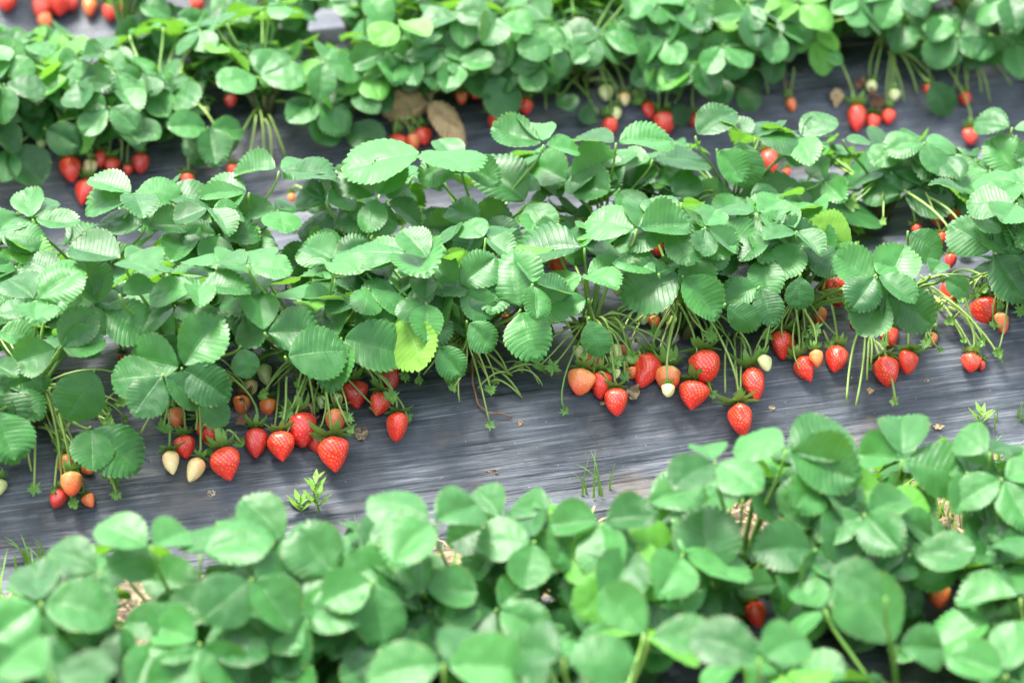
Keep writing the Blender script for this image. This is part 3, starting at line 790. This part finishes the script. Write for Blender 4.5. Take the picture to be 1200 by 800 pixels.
H4 = [(50,112,.7,[(99,103)]), (52,150,.7,[(91,170)]), (9,173,.7,[(50,208),(10,205),(0,150)]), (150,143,.5,[(110,146),(184,156),(166,170)]), (214,156,.7,[(241,178),(184,150)]), (262,188,.8,[(225,170),(262,160)]),
 (302,90,.35,[(353,85),(268,95),(320,50)]), (400,152,.8,[(384,165),(448,165)]), (412,110,.6,[(370,98),(440,125)]), (640,68,.6,[(600,70),(625,60)]), (706,40,.3,[(750,52),(660,40)]), (690,60,.5,[(675,70)]),
 (905,60,.75,[(880,30),(905,92)]), (960,62,.5,[(985,68)]), (865,100,.8,[(880,125),(895,90)]), (1120,55,.8,[(1095,60),(1150,70)]), (1090,95,.8,[(1110,130)]), (570,90,.8,[(600,130),(560,60)]), (545,62,.8,[(575,112),(590,70)]), (612,70,.5,[(600,50),(628,80)]), (692,118,.8,[(686,142)]), (772,76,.8,[(770,102),(745,95)]), (790,120,.8,[(802,142)]), (835,92,.8,[(847,116),(820,100)]), (655,110,.7,[(640,92),(668,128)])]
for h in H3: hero(3, *h)
for h in H2: hero(2, *h)
for h in H2U: hero(2, *h, young=True)
for h in H1: hero(1, *h)
for h in H0: hero(0, *h)
for h in H4: hero(4, *h)
H5 = [(205,22,.6,[(178,8),(214,4),(205,38)]), (245,25,.3,[(220,18),(270,12)]), (280,18,.4,[(255,8),(300,5),(285,38)]), (340,15,.5,[(320,5),(365,10),(345,38)]), (440,20,.5,[(415,12),(465,15)]), (500,22,.6,[(480,12),(525,10),(500,38)]), (600,30,.5,[(570,15),(640,18)])]
for h in H5: hero(5, *h)

# unmarked leaves that fill the plants
fill(2, 14, .14, .10, top=None, bot=BOT2, zmin=.2, young=.03)
fill(2, 8, .175, .11, bot=BOT2, zmin=.55, young=.02)
fill(3, 16, .14, .11, top=TOP3, zmin=.2)
BOT4 = [(a, b+10) for a, b in BOT4]
fill(4, 36, .16, .12, bot=BOT4)
fill(5, 34, .16, .12)
fill(6, 12, .15, .12, zmin=.2)
TOP1 = [(a, b+5) for a, b in TOP1]
fill(1, 16, .185, .10, top=TOP1, zmin=.7, tries=200)
fill(1, 12, .145, .10, top=TOP1)
fill(1, 14, .10, .11, top=TOP1, zmin=.15)
fill(0, 30, .155, .12)
# ------------------------------------------------------------------ bare stalks, calyxes, flowers that belong to the plants
def to_plant(row, pts, r0, r1, mat, name='fruit_stalk', e=None, calyx=0, cmat=None, face=None):
    e = e or nearest(row, pts[0].x)[2]; base = e.location
    V, Fc = tube([p-base for p in pts], r0, r1, 7)
    o = obj(name, mesh(name, V, Fc, mat), e)
    if calyx:
        p = pts[-1]; t = (pts[-1]-pts[-2]).normalized()
        zx = (-t*.35+(CAM-p).normalized()*.8+Vector((random.uniform(-.4, .4), 0, random.uniform(-.3, .3)))).normalized()
        xx = zx.cross(Vector((.3, .2, 1))).normalized(); yy = zx.cross(xx); b = p-base
        obj('calyx', cmat or random.choice(CALYX), o, Matrix(((xx.x*calyx, yy.x*calyx, zx.x*calyx, b.x), (xx.y*calyx, yy.y*calyx, zx.y*calyx, b.y), (xx.z*calyx, yy.z*calyx, zx.z*calyx, b.z), (0, 0, 0, 1))))
    return o
def spray(row, x0, y0, x1, y1, calyx=0, mat='truss', r=.0016, lift=.014, up=.02, cmat=None):
    a = on_bed(x0, y0); b = on_bed(x1, y1)
    a = a+(CAM-a).normalized()*up; b = b+(CAM-b).normalized()*lift
    m = a.lerp(b, .5)+Z*.012+Vector((random.uniform(-.008, .008), 0, 0))
    pts = bez(a, a.lerp(m, .7)+Z*.008, m.lerp(b, .4)+Z*.006, b, 9)
    return to_plant(row, pts, r, r*.72, M[mat], calyx=calyx, cmat=cmat)
# calyxes left on the stalk where fruit was picked or has not set
for x0, y0, x1, y1, c in ((40,500,40,573,.017), (70,500,86,592,.021), (120,560,133,566,.02), (115,548,128,556,.016), (118,552,137,580,.016), (36,505,37,552,0), (52,495,80,552,0), (45,500,100,545,0), (62,505,92,540,0),
    (80,480,170,525,0), (86,490,64,575,.014), (820,430,835,462,.013), (870,380,868,463,.022), (862,390,866,466,.017), (795,350,804,357,.021), (744,360,754,372,.02),
    (1040,385,1037,400,.015), (1020,390,1016,445,0), (1012,385,1020,430,.014), (1016,380,1042,452,0), (1026,400,1048,470,.013), (1030,420,1050,475,0), (1012,382,1003,475,0), (1008,384,992,470,0),
    (1090,345,1140,410,.014), (1094,340,1150,402,.014), (1100,350,1168,412,.014), (1098,355,1120,360,.016), (1112,360,1175,425,0), (1096,352,1130,400,.012),
    (960,395,948,402,.018), (965,392,972,404,.018), (943,392,940,408,.016), (905,355,945,398,0), (350,445,372,452,.014), (335,430,355,478,0), (325,430,322,500,0), (345,440,390,490,0), (420,440,440,452,.016), (440,455,478,490,.014), (425,430,447,462,.018),
    (800,355,770,420,0), (798,360,776,425,0), (786,350,782,405,0), (812,372,830,402,0), (770,350,735,410,0), (766,352,728,392,0), (700,345,676,398,0), (680,330,730,345,0),
    (855,390,850,460,0), (862,395,875,430,0), (340,260,345,270,.018), (1000,270,1007,269,.016), (905,350,925,345,0), (210,470,165,508,0),
    (735,430,732,440,.018), (742,418,748,428,.018), (745,400,753,414,.016), (700,440,716,455,.014), (385,445,368,480,.017), (265,510,283,520,.018), (235,505,252,512,.016)):
    spray(2, x0, y0, x1, y1, c)
# clutter of small green calyxes and thin stalks round each crown of the sharp rows
for row, n in ((2, 14), (3, 7)):
    for x_, b_, e_ in PLANTS[row]:
        for k in range(n):
            a = random.uniform(-3.0, -.15); rr = random.uniform(.04, .095); q = b_+Vector((math.cos(a)*rr*1.2, math.sin(a)*rr, 0)); q.z = bed_z(q.y)+random.uniform(.008, .05)
            c0 = b_+Z*.03
            to_plant(row, bez(c0, c0+Z*.03+(q-c0)*.25, q+Z*.02-(q-c0)*.15+Vector((random.uniform(-.03, .03), random.uniform(-.012, .012), 0)), q, 10), .0012, .0009, M['truss' if random.random() < .7 else 'stalk'], e=e_, calyx=random.choice((0, .013, .018, .022)))
# trimmed fruit stalks on the open plastic
for x0, y0, x1, y1, r in ((520,385,600,440,.0020), (600,440,560,455,.0014), (560,430,610,463,.0015), (540,405,575,448,.0016), (575,448,612,466,.0012), (590,437,640,438,.0014), (600,430,645,434,.0011), (565,385,640,425,.0013), (590,425,632,450,.001), (560,400,600,412,.0012), (596,438,636,452,.0010), (530,375,600,372,.0014), (535,385,640,405,.0010)):
    spray(2, x0, y0, x1, y1, 0, 'truss', r, .006, .014)
e545 = nearest(2, on_bed(553, 400).x)[2]
pts = [on_bed(x, y)+Z*h for x, y, h in ((553,428,.012), (554,455,.007), (560,478,.005), (572,488,.005), (588,490,.006), (600,492,.003))]
tag(to_plant(2, pts, .0011, .0008, M['brown'], name='fruit_stalk', e=e545), 'dry brown curled stalk', None)
# bare stalks hanging in the row behind
for x0, y0, x1, y1 in ((305,130,310,190), (300,135,292,188), (315,135,335,185), (310,140,318,188), (1050,60,1075,110), (1040,60,1060,120), (1055,62,1095,95), (1046,65,1040,120), (1060,58,1100,72), (1130,60,1150,110), (1135,62,1160,120), (1125,60,1118,105), (1140,60,1185,100), (1128,62,1135,115), (1100,68,1080,72),
    (470,140,484,165), (465,140,462,165), (475,140,496,158), (640,85,655,125), (700,80,712,100), (645,90,640,128), (765,90,772,135), (660,90,700,130), (690,95,730,110), (930,80,925,115), (880,80,900,110), (110,160,108,185), (140,165,142,188), (165,160,165,182)):
    spray(4, x0, y0, x1, y1, 0, 'truss', .0017, .01, .05)
for x0, y0, x1, y1 in ((740,112,745,120), (738,100,748,112), (600,118,600,122), (1095,110,1100,118), (700,135,690,140)):
    spray(4, x0, y0, x1, y1, .026)
for x0, y0, x1, y1 in ((1018,112,1025,119), (1020,105,1030,121), (1012,100,1008,100)):
    spray(4, x0, y0, x1, y1, .026, 'brown', cmat=CALYX_DRY)
tag(spray(2, 280, 470, 287, 492, .024, 'brown', cmat=CALYX_DRY), 'withered brown calyx', None)
tag(spray(2, 355, 480, 366, 492, .020, 'brown', cmat=CALYX_DRY), 'withered brown calyx', None)
tag(spray(4, 930, 105, 890, 85, 0, 'brown', .0016, .02, .02), 'dry brown stalk', None)
# a fading flower over the right-hand stalks and one in the nearest bed
def flower(row, x, y, up, size):
    q = on_bed(x, y); p = q+(CAM-q).normalized()*up; e = nearest(row, p.x)[2]; base = e.location
    s = to_plant(row, bez(base+Z*.02, base+Z*.06, p-Z*.03, p, 8), .0014, .001, M['truss'], e=e)
    zx = ((CAM-p).normalized()+Z*.5).normalized(); xx = zx.cross(Vector((1, .2, 0))).normalized(); yy = zx.cross(xx)
    def mw(k, o): 
        return Matrix(((xx.x*k, yy.x*k, zx.x*k, o.x), (xx.y*k, yy.y*k, zx.y*k, o.y), (xx.z*k, yy.z*k, zx.z*k, o.z), (0, 0, 0, 1)))
    obj('calyx', CALYX[0], s, mw(size*1.5, p-base))
    parts = []
    for k in range(5):
        a = 2*math.pi*k/5; V, Fc = [], []
        for i in range(5):
            t = i/4; w = .26*math.sin(math.pi*(.12+.8*t))
            for v in (-1, 0, 1):
                V.append(Vector(((.1+.42*t)*math.cos(a)-v*w*math.sin(a), (.1+.42*t)*math.sin(a)+v*w*math.cos(a), .08+.12*t*t+abs(v)*.04)))
        for i in range(4):
            for v in range(2): Fc.append((i*3+v, i*3+v+1, (i+1)*3+v+1, (i+1)*3+v))
        parts.append((V, Fc))
    V, Fc = merge(parts); obj('petal', mesh('petal', V, Fc, M['petal']), s, mw(size*.7, p-base))
    V, Fc = [], []
    for i in range(6):
        ph = i/5*math.pi/2
        for k in range(14):
            th = 2*math.pi*k/14; rr = .2*math.cos(ph)*(1+.12*((i+k) % 2))+1e-4
            V.append(Vector((rr*math.cos(th), rr*math.sin(th), .08+.17*math.sin(ph))))
    for i in range(5):
        for k in range(14): Fc.append((i*14+k, i*14+(k+1) % 14, (i+1)*14+(k+1) % 14, (i+1)*14+k))
    obj('flower_centre', mesh('flower_centre', V, Fc, M['yellow']), s, mw(size, p-base))
flower(2, 1000, 291, .07, .016); flower(1, 581, 722, .05, .020)

# ------------------------------------------------------------------ the beds and the ground
def frange(a, b, n): return [a+(b-a)*i/n for i in range(n+1)]
def mulch_material():
    m, nt = newmat('black_mulch_film'); L = nt.links.new
    out = nd(nt, 'ShaderNodeOutputMaterial'); tc = nd(nt, 'ShaderNodeTexCoord')
    def streak(sx, sy, detail, rot=0.0):
        mp = nd(nt, 'ShaderNodeMapping'); mp.inputs['Scale'].default_value = (sx, sy, sy); mp.inputs['Rotation'].default_value = (0, 0, rot)
        L(tc.outputs['Object'], mp.inputs['Vector'])
        n = nd(nt, 'ShaderNodeTexNoise', Scale=1.0, Detail=detail, Roughness=.62); n.inputs['Distortion'].default_value = .25
        L(mp.outputs[0], n.inputs['Vector']); return n.outputs[0]
    a = streak(3.0, 70, 5.0, .04); b = streak(7.0, 330, 4.0, -.03); c = streak(16, 22, 5.0); d = streak(300, 300, 2.0); g = streak(4, 26, 3.0, .06)
    base = ramp(nt, c, [(.3, (.010, .0135, .017)), (.7, (.054, .067, .085))])
    dust = mth(nt, 'MULTIPLY', mth(nt, 'SUBTRACT', b, .52, True), 7.0, True)
    dust = mth(nt, 'MULTIPLY', dust, mth(nt, 'MULTIPLY', mth(nt, 'SUBTRACT', c, .38, True), 4.0, True))
    base = mix(nt, mth(nt, 'MULTIPLY', dust, .34), base, (.34, .34, .35))
    soil = mth(nt, 'MULTIPLY', mth(nt, 'SUBTRACT', streak(9, 14, 4.0), .565, True), 4.0, True)
    base = mix(nt, mth(nt, 'MULTIPLY', soil, .45), base, (.22, .17, .12))
    spk = mth(nt, 'MULTIPLY', mth(nt, 'SUBTRACT', d, .70, True), 9.0, True)
    base = mix(nt, mth(nt, 'MULTIPLY', spk, .6), base, (.45, .42, .38))
    h = mth(nt, 'ADD', mth(nt, 'MULTIPLY', a, 1.0), mth(nt, 'MULTIPLY', b, .16)); h = mth(nt, 'ADD', h, mth(nt, 'MULTIPLY', g, 1.6))
    bp = nd(nt, 'ShaderNodeBump', Strength=.65, Distance=.007); L(h, bp.inputs['Height'])
    p = nd(nt, 'ShaderNodeBsdfPrincipled'); L(base, p.inputs['Base Color']); L(bp.outputs[0], p.inputs['Normal'])
    L(mth(nt, 'ADD', .36, mth(nt, 'MULTIPLY', c, .30)), p.inputs['Roughness'])
    p.inputs['Specular IOR Level'].default_value = .5
    L(p.outputs[0], out.inputs[0]); return m
MULCH = mulch_material()
X0, X1 = -1.7, 3.0
def bed(i, nx, ny):
    yc = BEDC[i]; hw = gap/2+.035+.145; V, Fc = [], []
    half = (per-gap)/2
    xs, ys = frange(X0, X1, nx), frange(yc-hw if i < 2 else yc-gap/2-half-.004, yc+hw if i in (0, 3) else yc+gap/2+half+.004, ny)
    for y in ys:
        for x in xs:
            z = bed_z(y); t = abs(y-yc)/hw
            w = .0030*noise.noise(Vector((x*2.2, y*38, i*7)))+.0016*noise.noise(Vector((x*7+3, y*95, i)))+.005*noise.noise(Vector((x*3.1, y*5, i*3+9)))+.0022*noise.noise(Vector((x*9+y*14, y*26-x*5, i+4)))
            soilside = (y < yc and i < 2) or (y > yc and i in (0, 3))
            edge = .010*noise.noise(Vector((x*4, i*5.5, 0)))*(1 if t > .86 and soilside else 0)
            if soilside and t > .985: z = -DEPTH-.035
            elif not soilside and t > 1: z += .006
            V.append((x, y+(edge if y > yc else edge), z+w))
    c = nx+1
    for j in range(ny):
        for k in range(nx): Fc.append((j*c+k, j*c+k+1, (j+1)*c+k+1, (j+1)*c+k))
    o = obj('raised_bed', mesh('raised_bed', V, Fc, MULCH))
    tag(o, ['nearest raised planting bed covered in black plastic film', 'middle raised planting bed covered in streaked black plastic film', 'third raised planting bed in black plastic film', 'farthest raised planting bed in black plastic film'][i], 'raised bed', None, 'structure')
bed(0, 160, 80); bed(1, 300, 180); bed(2, 200, 100); bed(3, 160, 80)
def soil_material():
    m, nt = newmat('furrow_soil'); L = nt.links.new
    out = nd(nt, 'ShaderNodeOutputMaterial'); tc = nd(nt, 'ShaderNodeTexCoord')
    n = nd(nt, 'ShaderNodeTexNoise', Scale=60.0, Detail=8.0); L(tc.outputs['Object'], n.inputs['Vector'])
    n2 = nd(nt, 'ShaderNodeTexNoise', Scale=7.0, Detail=4.0); L(tc.outputs['Object'], n2.inputs['Vector'])
    c = ramp(nt, n.outputs[0], [(.3, (.06, .045, .03)), (.55, (.17, .125, .08)), (.75, (.30, .24, .16))])
    c = mix(nt, mth(nt, 'MULTIPLY', mth(nt, 'SUBTRACT', n2.outputs[0], .5, True), 2.0, True), c, (.09, .11, .04))
    bp = nd(nt, 'ShaderNodeBump', Strength=.8, Distance=.01); L(n.outputs[0], bp.inputs['Height'])
    p = nd(nt, 'ShaderNodeBsdfPrincipled', Roughness=.9); L(c, p.inputs['Base Color']); L(bp.outputs[0], p.inputs['Normal']); L(p.outputs[0], out.inputs[0])
    return m
V, Fc = [], []
xs = [-40, -12, -4]+frange(X0-.3, X1+.3, 150)+[6, 14, 44]; ys = [-30, -8, -1.5]+frange(ROW[0]-.4, ROW[6]+.4, 150)+[6, 14, 60]
for y in ys:
    for x in xs:
        inn = X0-.4 < x < X1+.4 and 0 < y < 5
        V.append((x, y, -DEPTH-.012+(.012*noise.noise(Vector((x*9, y*9, 0)))+.007*noise.noise(Vector((x*31, y*31, 2))) if inn else 0)))
c = len(xs)
for j in range(len(ys)-1):
    for k in range(c-1): Fc.append((j*c+k, j*c+k+1, (j+1)*c+k+1, (j+1)*c+k))
tag(obj('ground', mesh('ground', V, Fc, soil_material())), 'bare brown soil between and beyond the raised beds', 'ground', None, 'structure')

# straw and grass in the furrows
def scatter(name, n, kind, mat, label, cat, seed):
    r = random.Random(seed); parts = []
    for _ in range(n):
        f = 0
        yc = (BEDC[f]+BEDC[f+1])/2; hw = (per-gap)/2-.15
        x = r.uniform(-.75, 1.5); y = yc-.02+r.uniform(-hw, hw)*(.6 if kind == 'grass' else .85)
        if kind == 'grass' and noise.noise(Vector((x*3, y*3, 5))) < .02: continue
        z = -DEPTH+.002; a = r.uniform(0, 6.28)
        if kind == 'straw':
            l = r.uniform(.004, .022); w = r.uniform(.0007, .0022); el = r.uniform(-.1, .25)
            d = Vector((math.cos(a)*math.cos(el), math.sin(a)*math.cos(el), math.sin(el))); s = Vector((-math.sin(a), math.cos(a), r.uniform(-.5, .5)))*w
            p = Vector((x, y, z+r.uniform(0, .014))); mid = p+d*l*.5+Z*r.uniform(0, .006); e = p+d*l
            parts.append(([p-s, p+s, mid+s, mid-s, e+s*.6, e-s*.6], [(0, 1, 2, 3), (3, 2, 4, 5)]))
        else:
            h = r.uniform(.02, .065); w = .0016; ln = Vector((math.cos(a), math.sin(a), 0))*h*r.uniform(.2, .8); s = Vector((-math.sin(a), math.cos(a), 0))*w
            p = Vector((x, y, z)); m_ = p+ln*.35+Z*h*.6; e = p+ln+Z*h
            parts.append(([p-s, p+s, m_+s*.8, m_-s*.8, e], [(0, 1, 2, 3), (3, 2, 4)]))
    V, Fc = merge(parts)
    tag(obj(name, mesh(name, V, Fc, M[mat])), label, cat, None, 'stuff')
scatter('dry_straw', 2600, 'straw', 'straw', 'dry straw and dead leaf scraps littering the furrows', 'straw', 5)
scatter('grass', 3000, 'grass', 'grass', 'short green grass sprouting in the furrows', 'grass', 6)

# ------------------------------------------------------------------ weeds, dead leaves, scraps
def weed(x, y, h, n, label, kind):
    p = on_bed(x, y); e = empty('weed', p); tag(e, label, 'weed', 'weeds at the edge of the mulch')
    mpp = (p-CAM).dot(FWD)/F
    if kind == 'grass':
        for k in range(n):
            a = random.uniform(0, 6.28); hh = h*random.uniform(.6, 1.1); ln = Vector((math.cos(a), math.sin(a)*.5, 0))*hh*random.uniform(.2, .8)
            o = Vector((random.uniform(-.02, .02), random.uniform(-.006, .006), 0)); V, Fc = [], []
            s = Vector((.0016, .0006, 0))
            for i in range(7):
                t = i/6; q = o+ln*t*t+Z*hh*(t-.25*t*t)/.75; V += [q-s*(1-t*.9), q+s*(1-t*.9)]
            for i in range(6): Fc.append((2*i, 2*i+1, 2*i+3, 2*i+2))
            obj('blade', mesh('blade', V, Fc, M['grass']), e)
    else:
        pts = [Vector((.002*math.sin(i*1.3), .001*i, h*i/7)) for i in range(8)]
        V, Fc = tube(pts, .0013, .0008, 6); st = obj('stem', mesh('stem', V, Fc, M['grass']), e)
        for k in range(n):
            t = .25+.75*k/n; a = k*2.4; q = Vector((0, 0, h*t)); d = Vector((math.cos(a), math.sin(a), .9)).normalized(); l = .022*(1.1-.5*t)
            s = d.cross(Z).normalized()*.0032; V = [q-s*.2, q+s*.2, q+d*l*.5+s, q+d*l*.5-s, q+d*l+s*.1, q+d*l-s*.1]
            obj('weed_leaf', mesh('weed_leaf', V, [(0, 1, 2, 3), (3, 2, 4, 5)], M['grass']), st)
weed(372, 606, .050, 14, 'small upright weed sprig with narrow leaves below the left berries', 'sprig')
weed(352, 604, .020, 8, 'low bushy weed left of the upright sprig', 'sprig')
weed(700, 580, .045, 6, 'thin bright grass blades at the mulch edge near centre', 'grass')
weed(30, 662, .032, 9, 'short grass tuft at the mulch edge far left', 'grass')
weed(1148, 500, .020, 8, 'leafy weed beside the mulch edge at right', 'sprig')
weed(1180, 498, .030, 6, 'short grass tuft near the right edge of the mulch', 'grass')
weed(460, 592, .018, 5, 'tiny grass tuft behind the dark cupped leaf', 'grass')
weed(905, 215, .05, 14, 'fine grassy weed below the half-red berry of the back row', 'grass')

def crumpled(x, y, w, hpx, mat, label, seed, name='dead_leaf', up=.01, rot=0.0, cat='dead leaf'):
    p = on_bed(x, y); mpp = (p-CAM).dot(FWD)/F; W, H = w*mpp, hpx*mpp; toC = (CAM-p).normalized()
    n = (toC+Z*.4).normalized(); xx = (RIGHT*math.cos(R(rot))+UP*math.sin(R(rot))); xx = (xx-n*xx.dot(n)).normalized(); yy = n.cross(xx)
    V, Fc = [], []; N = 18
    for j in range(N+1):
        for i in range(N+1):
            u, v = i/N*2-1, j/N*2-1
            r = max(abs(u), abs(v)); a = math.atan2(v, u); rr = r*(1+.32*noise.noise(Vector((math.cos(a)*1.7+seed, math.sin(a)*1.7, 1))))
            x_, y_ = math.cos(a)*rr, math.sin(a)*rr*(1-.25*math.cos(a))
            z_ = .55*noise.noise(Vector((x_*1.6+seed, y_*1.6, 0)))+.24*noise.noise(Vector((x_*4+seed, y_*4, 5)))+.25*x_*x_-.12
            V.append(xx*x_*W*.5+yy*y_*H*.5+n*(z_*min(W, H)*.8+up+min(W, H)*.12))
    for j in range(N):
        for i in range(N): Fc.append((j*(N+1)+i, j*(N+1)+i+1, (j+1)*(N+1)+i+1, (j+1)*(N+1)+i))
    o = obj(name, mesh(name, V, Fc, M[mat]), None, Matrix.Translation(p))
    tag(o, label, cat, 'dead leaves and scraps on the mulch')
def dead_leaf(x, y, tx, ty, length, label, seed, up=.045):
    p = on_bed(x, y); toC = (CAM-p).normalized(); J = p+toC*up; mpp = (J-CAM).dot(FWD)/F
    d = (RIGHT*tx-UP*ty).normalized()+toC*.25; xx, yy, zz = frame(d, (toC+Z*.4).normalized())
    me = leaflet_mesh(W=.36, fold=.62, droop=.30, pleat=.012, edge=1.6, skew=.12, twist=.9, seed=seed, mat=M['tan'], cup=.2)
    for v in me.vertices:
        q = v.co; v.co.z += .13*noise.noise(Vector((q.x*4+seed, q.y*4, 1)))+.05*noise.noise(Vector((q.x*11, q.y*11+seed, 4)))
    o = J-d.normalized()*length*.5-p; s = length
    e = empty('dead_leaf', p); tag(e, label, 'dead leaf', 'dead leaves and scraps on the mulch')
    obj('blade', me, e, Matrix(((xx.x*s, yy.x*s, zz.x*s, o.x), (xx.y*s, yy.y*s, zz.y*s, o.y), (xx.z*s, yy.z*s, zz.z*s, o.z), (0, 0, 0, 1))))
    V, Fc = tube(bez(o, o-d*.015, o-d*.03+Z*.004, o-d*.04, 7), .0014, .001, 6)
    obj('stalk', mesh('stalk', V, Fc, M['tan']), e)
dead_leaf(484, 125, -.75, .5, .066, 'tan crumpled dead leaf beside the blurred row, left one', 41)
dead_leaf(526, 136, .8, .45, .066, 'tan curled dead leaf beside the red string of berries, right one', 47)
crumpled(981, 116, 14, 20, 'tan', 'small square tan dead leaf on bare blurred mulch', 7)
crumpled(424, 508, 17, 15, 'grey', 'grey-tan curled scrap on the mulch right of the left cluster', 9, 'dry_scrap', .001, 30, 'scrap')
crumpled(248, 578, 10, 9, 'pale', 'pale pebble-like crumb below the heart-shaped berry', 12, 'dry_scrap', .001, 0, 'scrap')
crumpled(576, 554, 15, 7, 'brown', 'reddish brown leaf scrap low on the open mulch', 15, 'dry_scrap', .001, 0, 'scrap')
crumpled(610, 496, 6, 6, 'tan', 'tiny tan crumb at the end of the curled dry stalk', 18, 'dry_scrap', .001, 0, 'scrap')
crumpled(1020, 458, 8, 7, 'tan', 'small tan crumb below the stalk tangle at right', 21, 'dry_scrap', .001, 0, 'scrap')
crumpled(1086, 446, 6, 5, 'pale', 'tiny pale crumb right of the stalk tangle', 24, 'dry_scrap', .001, 0, 'scrap')
crumpled(905, 478, 8, 6, 'pale', 'pale crumb right of the lowest hanging berry', 27, 'dry_scrap', .001, 0, 'scrap')
crumpled(742, 462, 20, 14, 'grey', 'grey withered leaf scrap under the browning berry', 30, 'dry_scrap', .006, 60, 'scrap')
crumpled(706, 473, 6, 5, 'tan', 'tan speck left of the pointed red berry', 33, 'dry_scrap', .001, 0, 'scrap')
crumpled(1100, 500, 12, 6, 'tan', 'tan scrap at the mulch edge above the trifoliate leaf', 36, 'dry_scrap', .001, 0, 'scrap')

# ------------------------------------------------------------------ light, camera
w = bpy.data.worlds.new('World'); scene.world = w; w.use_nodes = True
nt = w.node_tree; bg = nt.nodes['Background']; sky = nt.nodes.new('ShaderNodeTexSky'); sky.sky_type = 'NISHITA'
EL, AZ = R(72), R(-40)           # high sun behind thin cloud, from behind left
sky.sun_disc = False; sky.sun_elevation = EL; sky.sun_rotation = AZ
sky.air_density = 1.0; sky.dust_density = 4.0; sky.ozone_density = 1.0
hs = nt.nodes.new('ShaderNodeHueSaturation'); hs.inputs['Saturation'].default_value = .5   # thin white cloud over the blue
nt.links.new(sky.outputs[0], hs.inputs['Color']); nt.links.new(hs.outputs[0], bg.inputs[0]); bg.inputs[1].default_value = .095
sd = bpy.data.lights.new('sun', 'SUN'); sd.energy = 1.5; sd.angle = R(20); sd.color = (1, .96, .90)
so = link(bpy.data.objects.new('sun', sd))
sv = Vector((math.sin(AZ)*math.cos(EL), math.cos(AZ)*math.cos(EL), math.sin(EL)))
so.rotation_euler = sv.to_track_quat('Z', 'Y').to_euler()
cd = bpy.data.cameras.new('camera'); co = link(bpy.data.objects.new('camera', cd)); co.location = CAM
co.rotation_euler = FWD.to_track_quat('-Z', 'Y').to_euler()
cd.sensor_width = 36; cd.lens = F/1200*36; cd.clip_start = .05; cd.clip_end = 300
cd.dof.use_dof = True; cd.dof.focus_distance = (on_bed(640, 450)-CAM).dot(FWD)-.02; cd.dof.aperture_fstop = 3.6
scene.camera = co
vs = scene.view_settings; vs.view_transform = 'Standard'; vs.look = 'None'; vs.gamma = 1; vs.exposure = 3.14; vs.use_curve_mapping = False
scene.render.engine = 'CYCLES'; scene.cycles.max_bounces = 6; scene.cycles.transparent_max_bounces = 4
scene.cycles.use_denoising = True
